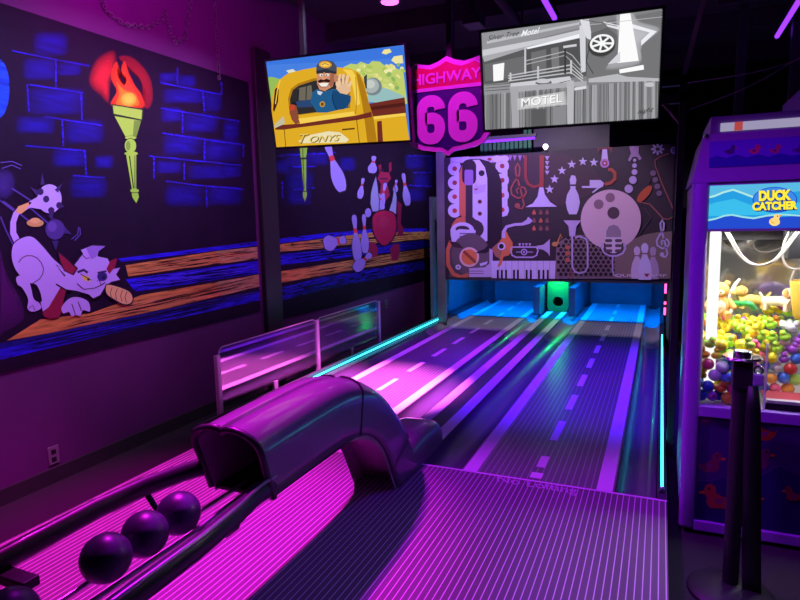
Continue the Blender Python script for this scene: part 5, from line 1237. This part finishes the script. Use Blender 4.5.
obj('cabinet_body', MB().prism([(.89, y + .03, z - (.02 if z > .1 else 0)) for y, z in prof], (.66, 0, 0)), MAT['blackp'], ac)

# ================================================================== light
def spot(name, loc, to, col, power, size, blend=.4, r=.05):
    l = bpy.data.lights.new(name, 'SPOT'); l.energy = power; l.color = col; l.spot_size = math.radians(size); l.spot_blend = blend; l.shadow_soft_size = r
    o = bpy.data.objects.new(name, l); COL.objects.link(o); o.location = loc
    o.rotation_euler = (Vector(to) - Vector(loc)).to_track_quat('-Z', 'Y').to_euler(); return o
def area(name, loc, to, col, power, sx, sy, spread=180):
    l = bpy.data.lights.new(name, 'AREA'); l.shape = 'RECTANGLE'; l.size = sx; l.size_y = sy; l.energy = power; l.color = col; l.spread = math.radians(spread)
    o = bpy.data.objects.new(name, l); COL.objects.link(o); o.location = loc
    o.rotation_euler = (Vector(to) - Vector(loc)).to_track_quat('-Z', 'Y').to_euler(); return o
PINK = (1., .016, .76); VIO = (.085, .003, 1.); MAG = (.62, .02, .95)
spot('pink_spot_front', (-2.35, 2.5, 3.3), (-2.25, 2.1, 0), PINK, 1050, 58, .8, .05)
spot('pink_spot_lane', (-2.05, 4.63, 3.36), (-2.52, 4.95, 0), (1., .11, .80), 5000, 37, .95, .05)
spot('violet_spot_lane', (-.5, 5.4, 3.3), (-.7, 5.9, 0), VIO, 1050, 66, .7, .08)
spot('violet_spot_left_lane', (-2.2, 6.4, 3.3), (-2.3, 6.9, 0), (.35, .01, 1.), 500, 50, .9, .08)
spot('magenta_spot_approach', (-2.25, 2.6, 3.35), (-.5, 2.2, 0), (.42, .003, .80), 620, 62, .7, .05)
spot('violet_fill_approach', (-.3, 2.4, 3.3), (-.5, 2.6, 0), (.16, .003, 1.), 110, 70, .7, .1)
spot('corner_glow_fill', (.5, 1.6, 3.2), (.15, 2.4, 0), (.5, .26, 1.), 120, 36, .9, .1)  # added spot standing in for the claw machine's glow on the mat
# added lavender washes bring out the mural colours in place of blacklight glow
area('mural_wash_front', (-2.35, 2.7, 3.5), (-3.6, 2.7, 2.15), (.60, .52, 1.), 30, 3.4, .08, 62)
area('mural_wash_rear', (-2.45, 7.4, 3.5), (-3.6, 7.4, 2.1), (.60, .56, 1.), 24, 4.0, .08, 62)
spot('magenta_wall_wash', (-2.2, 3.0, 3.35), (-3.6, 3.6, 3.4), (1., .01, .85), 95, 120, .9, .1)
spot('magenta_wall_low', (-2.2, 1.2, 3.0), (-3.6, 2.6, .4), (1., .02, .75), 75, 60, .9, .1)
# the board lamp: its shutter cuts the beam off along the near edge of the pin decks
spot('board_lamp', (-1.6, 5.6, 3.4), (-1.45, 8.5, 1.4), (.76, .58, .92), 330, 64, .5, .015)
bl = thing('shuttered_lamp', 'dark shuttered lamp hidden behind the shield, aimed at the picture board', 'lamp', (-1.6, 5.75, 3.45))
obj('lamp_body', B((-1.68, 5.36, 3.36), (-1.52, 5.57, 3.46), .008), MAT['steel'], bl); obj('shutter_blade', B((-1.95, 5.90, 2.45), (-1.25, 5.91, 3.005)), MAT['steel'], bl)
obj('yoke', B((-1.62, 5.42, 3.46), (-1.58, 5.46, ZC)), MAT['steel'], bl)
for xx in (-1.95, -1.27): obj('shutter_arm', B((xx, 5.89, 3.0), (xx + .02, 5.91, ZC)), MAT['steel'], bl)
spot('board_violet', (-3.0, 6.6, 3.2), (-2.4, 8.5, 2.2), (.30, .13, 1.), 170, 60, .9, .1)
spot('sign_wash', (-1.6, 3.2, 3.3), (-1.45, 4.27, 2.45), (1., .015, .95), 70, 40, .6, .05)
# pit
area('pit_blue', (-1.45, 9.55, 1.5), (-1.45, 9.75, 0), (.0, .17, 1.), 105, 3.0, .06, 130)
l = bpy.data.lights.new('green_port_lamp', 'POINT'); l.color = (.03, 1., .25); l.energy = 7; l.shadow_soft_size = .03
o = bpy.data.objects.new('green_port_lamp', l); COL.objects.link(o); o.location = (-1.53, 9.9, .62)
# claw machine interior and front
area('cabinet_lamp', (.58, 3.50, 1.555), (.58, 3.50, 1.0), (1, .99, .96), 16, .7, .28, 170)
spot('violet_cabinet_wash', (-.6, 1.2, 3.0), (.5, 3.3, 1.2), (.38, .02, 1.), 150, 40, .8, .1)
w = bpy.data.worlds.new('room_air'); SC.world = w; w.use_nodes = True
w.node_tree.nodes['Background'].inputs[0].default_value = (.05, .02, .09, 1); w.node_tree.nodes['Background'].inputs[1].default_value = .1
SC.cycles.transparent_max_bounces = 24
SC.cycles.max_bounces = 8
SC.view_settings.view_transform = 'Standard'; SC.view_settings.look = 'None'; SC.view_settings.exposure = 0; SC.view_settings.gamma = 1
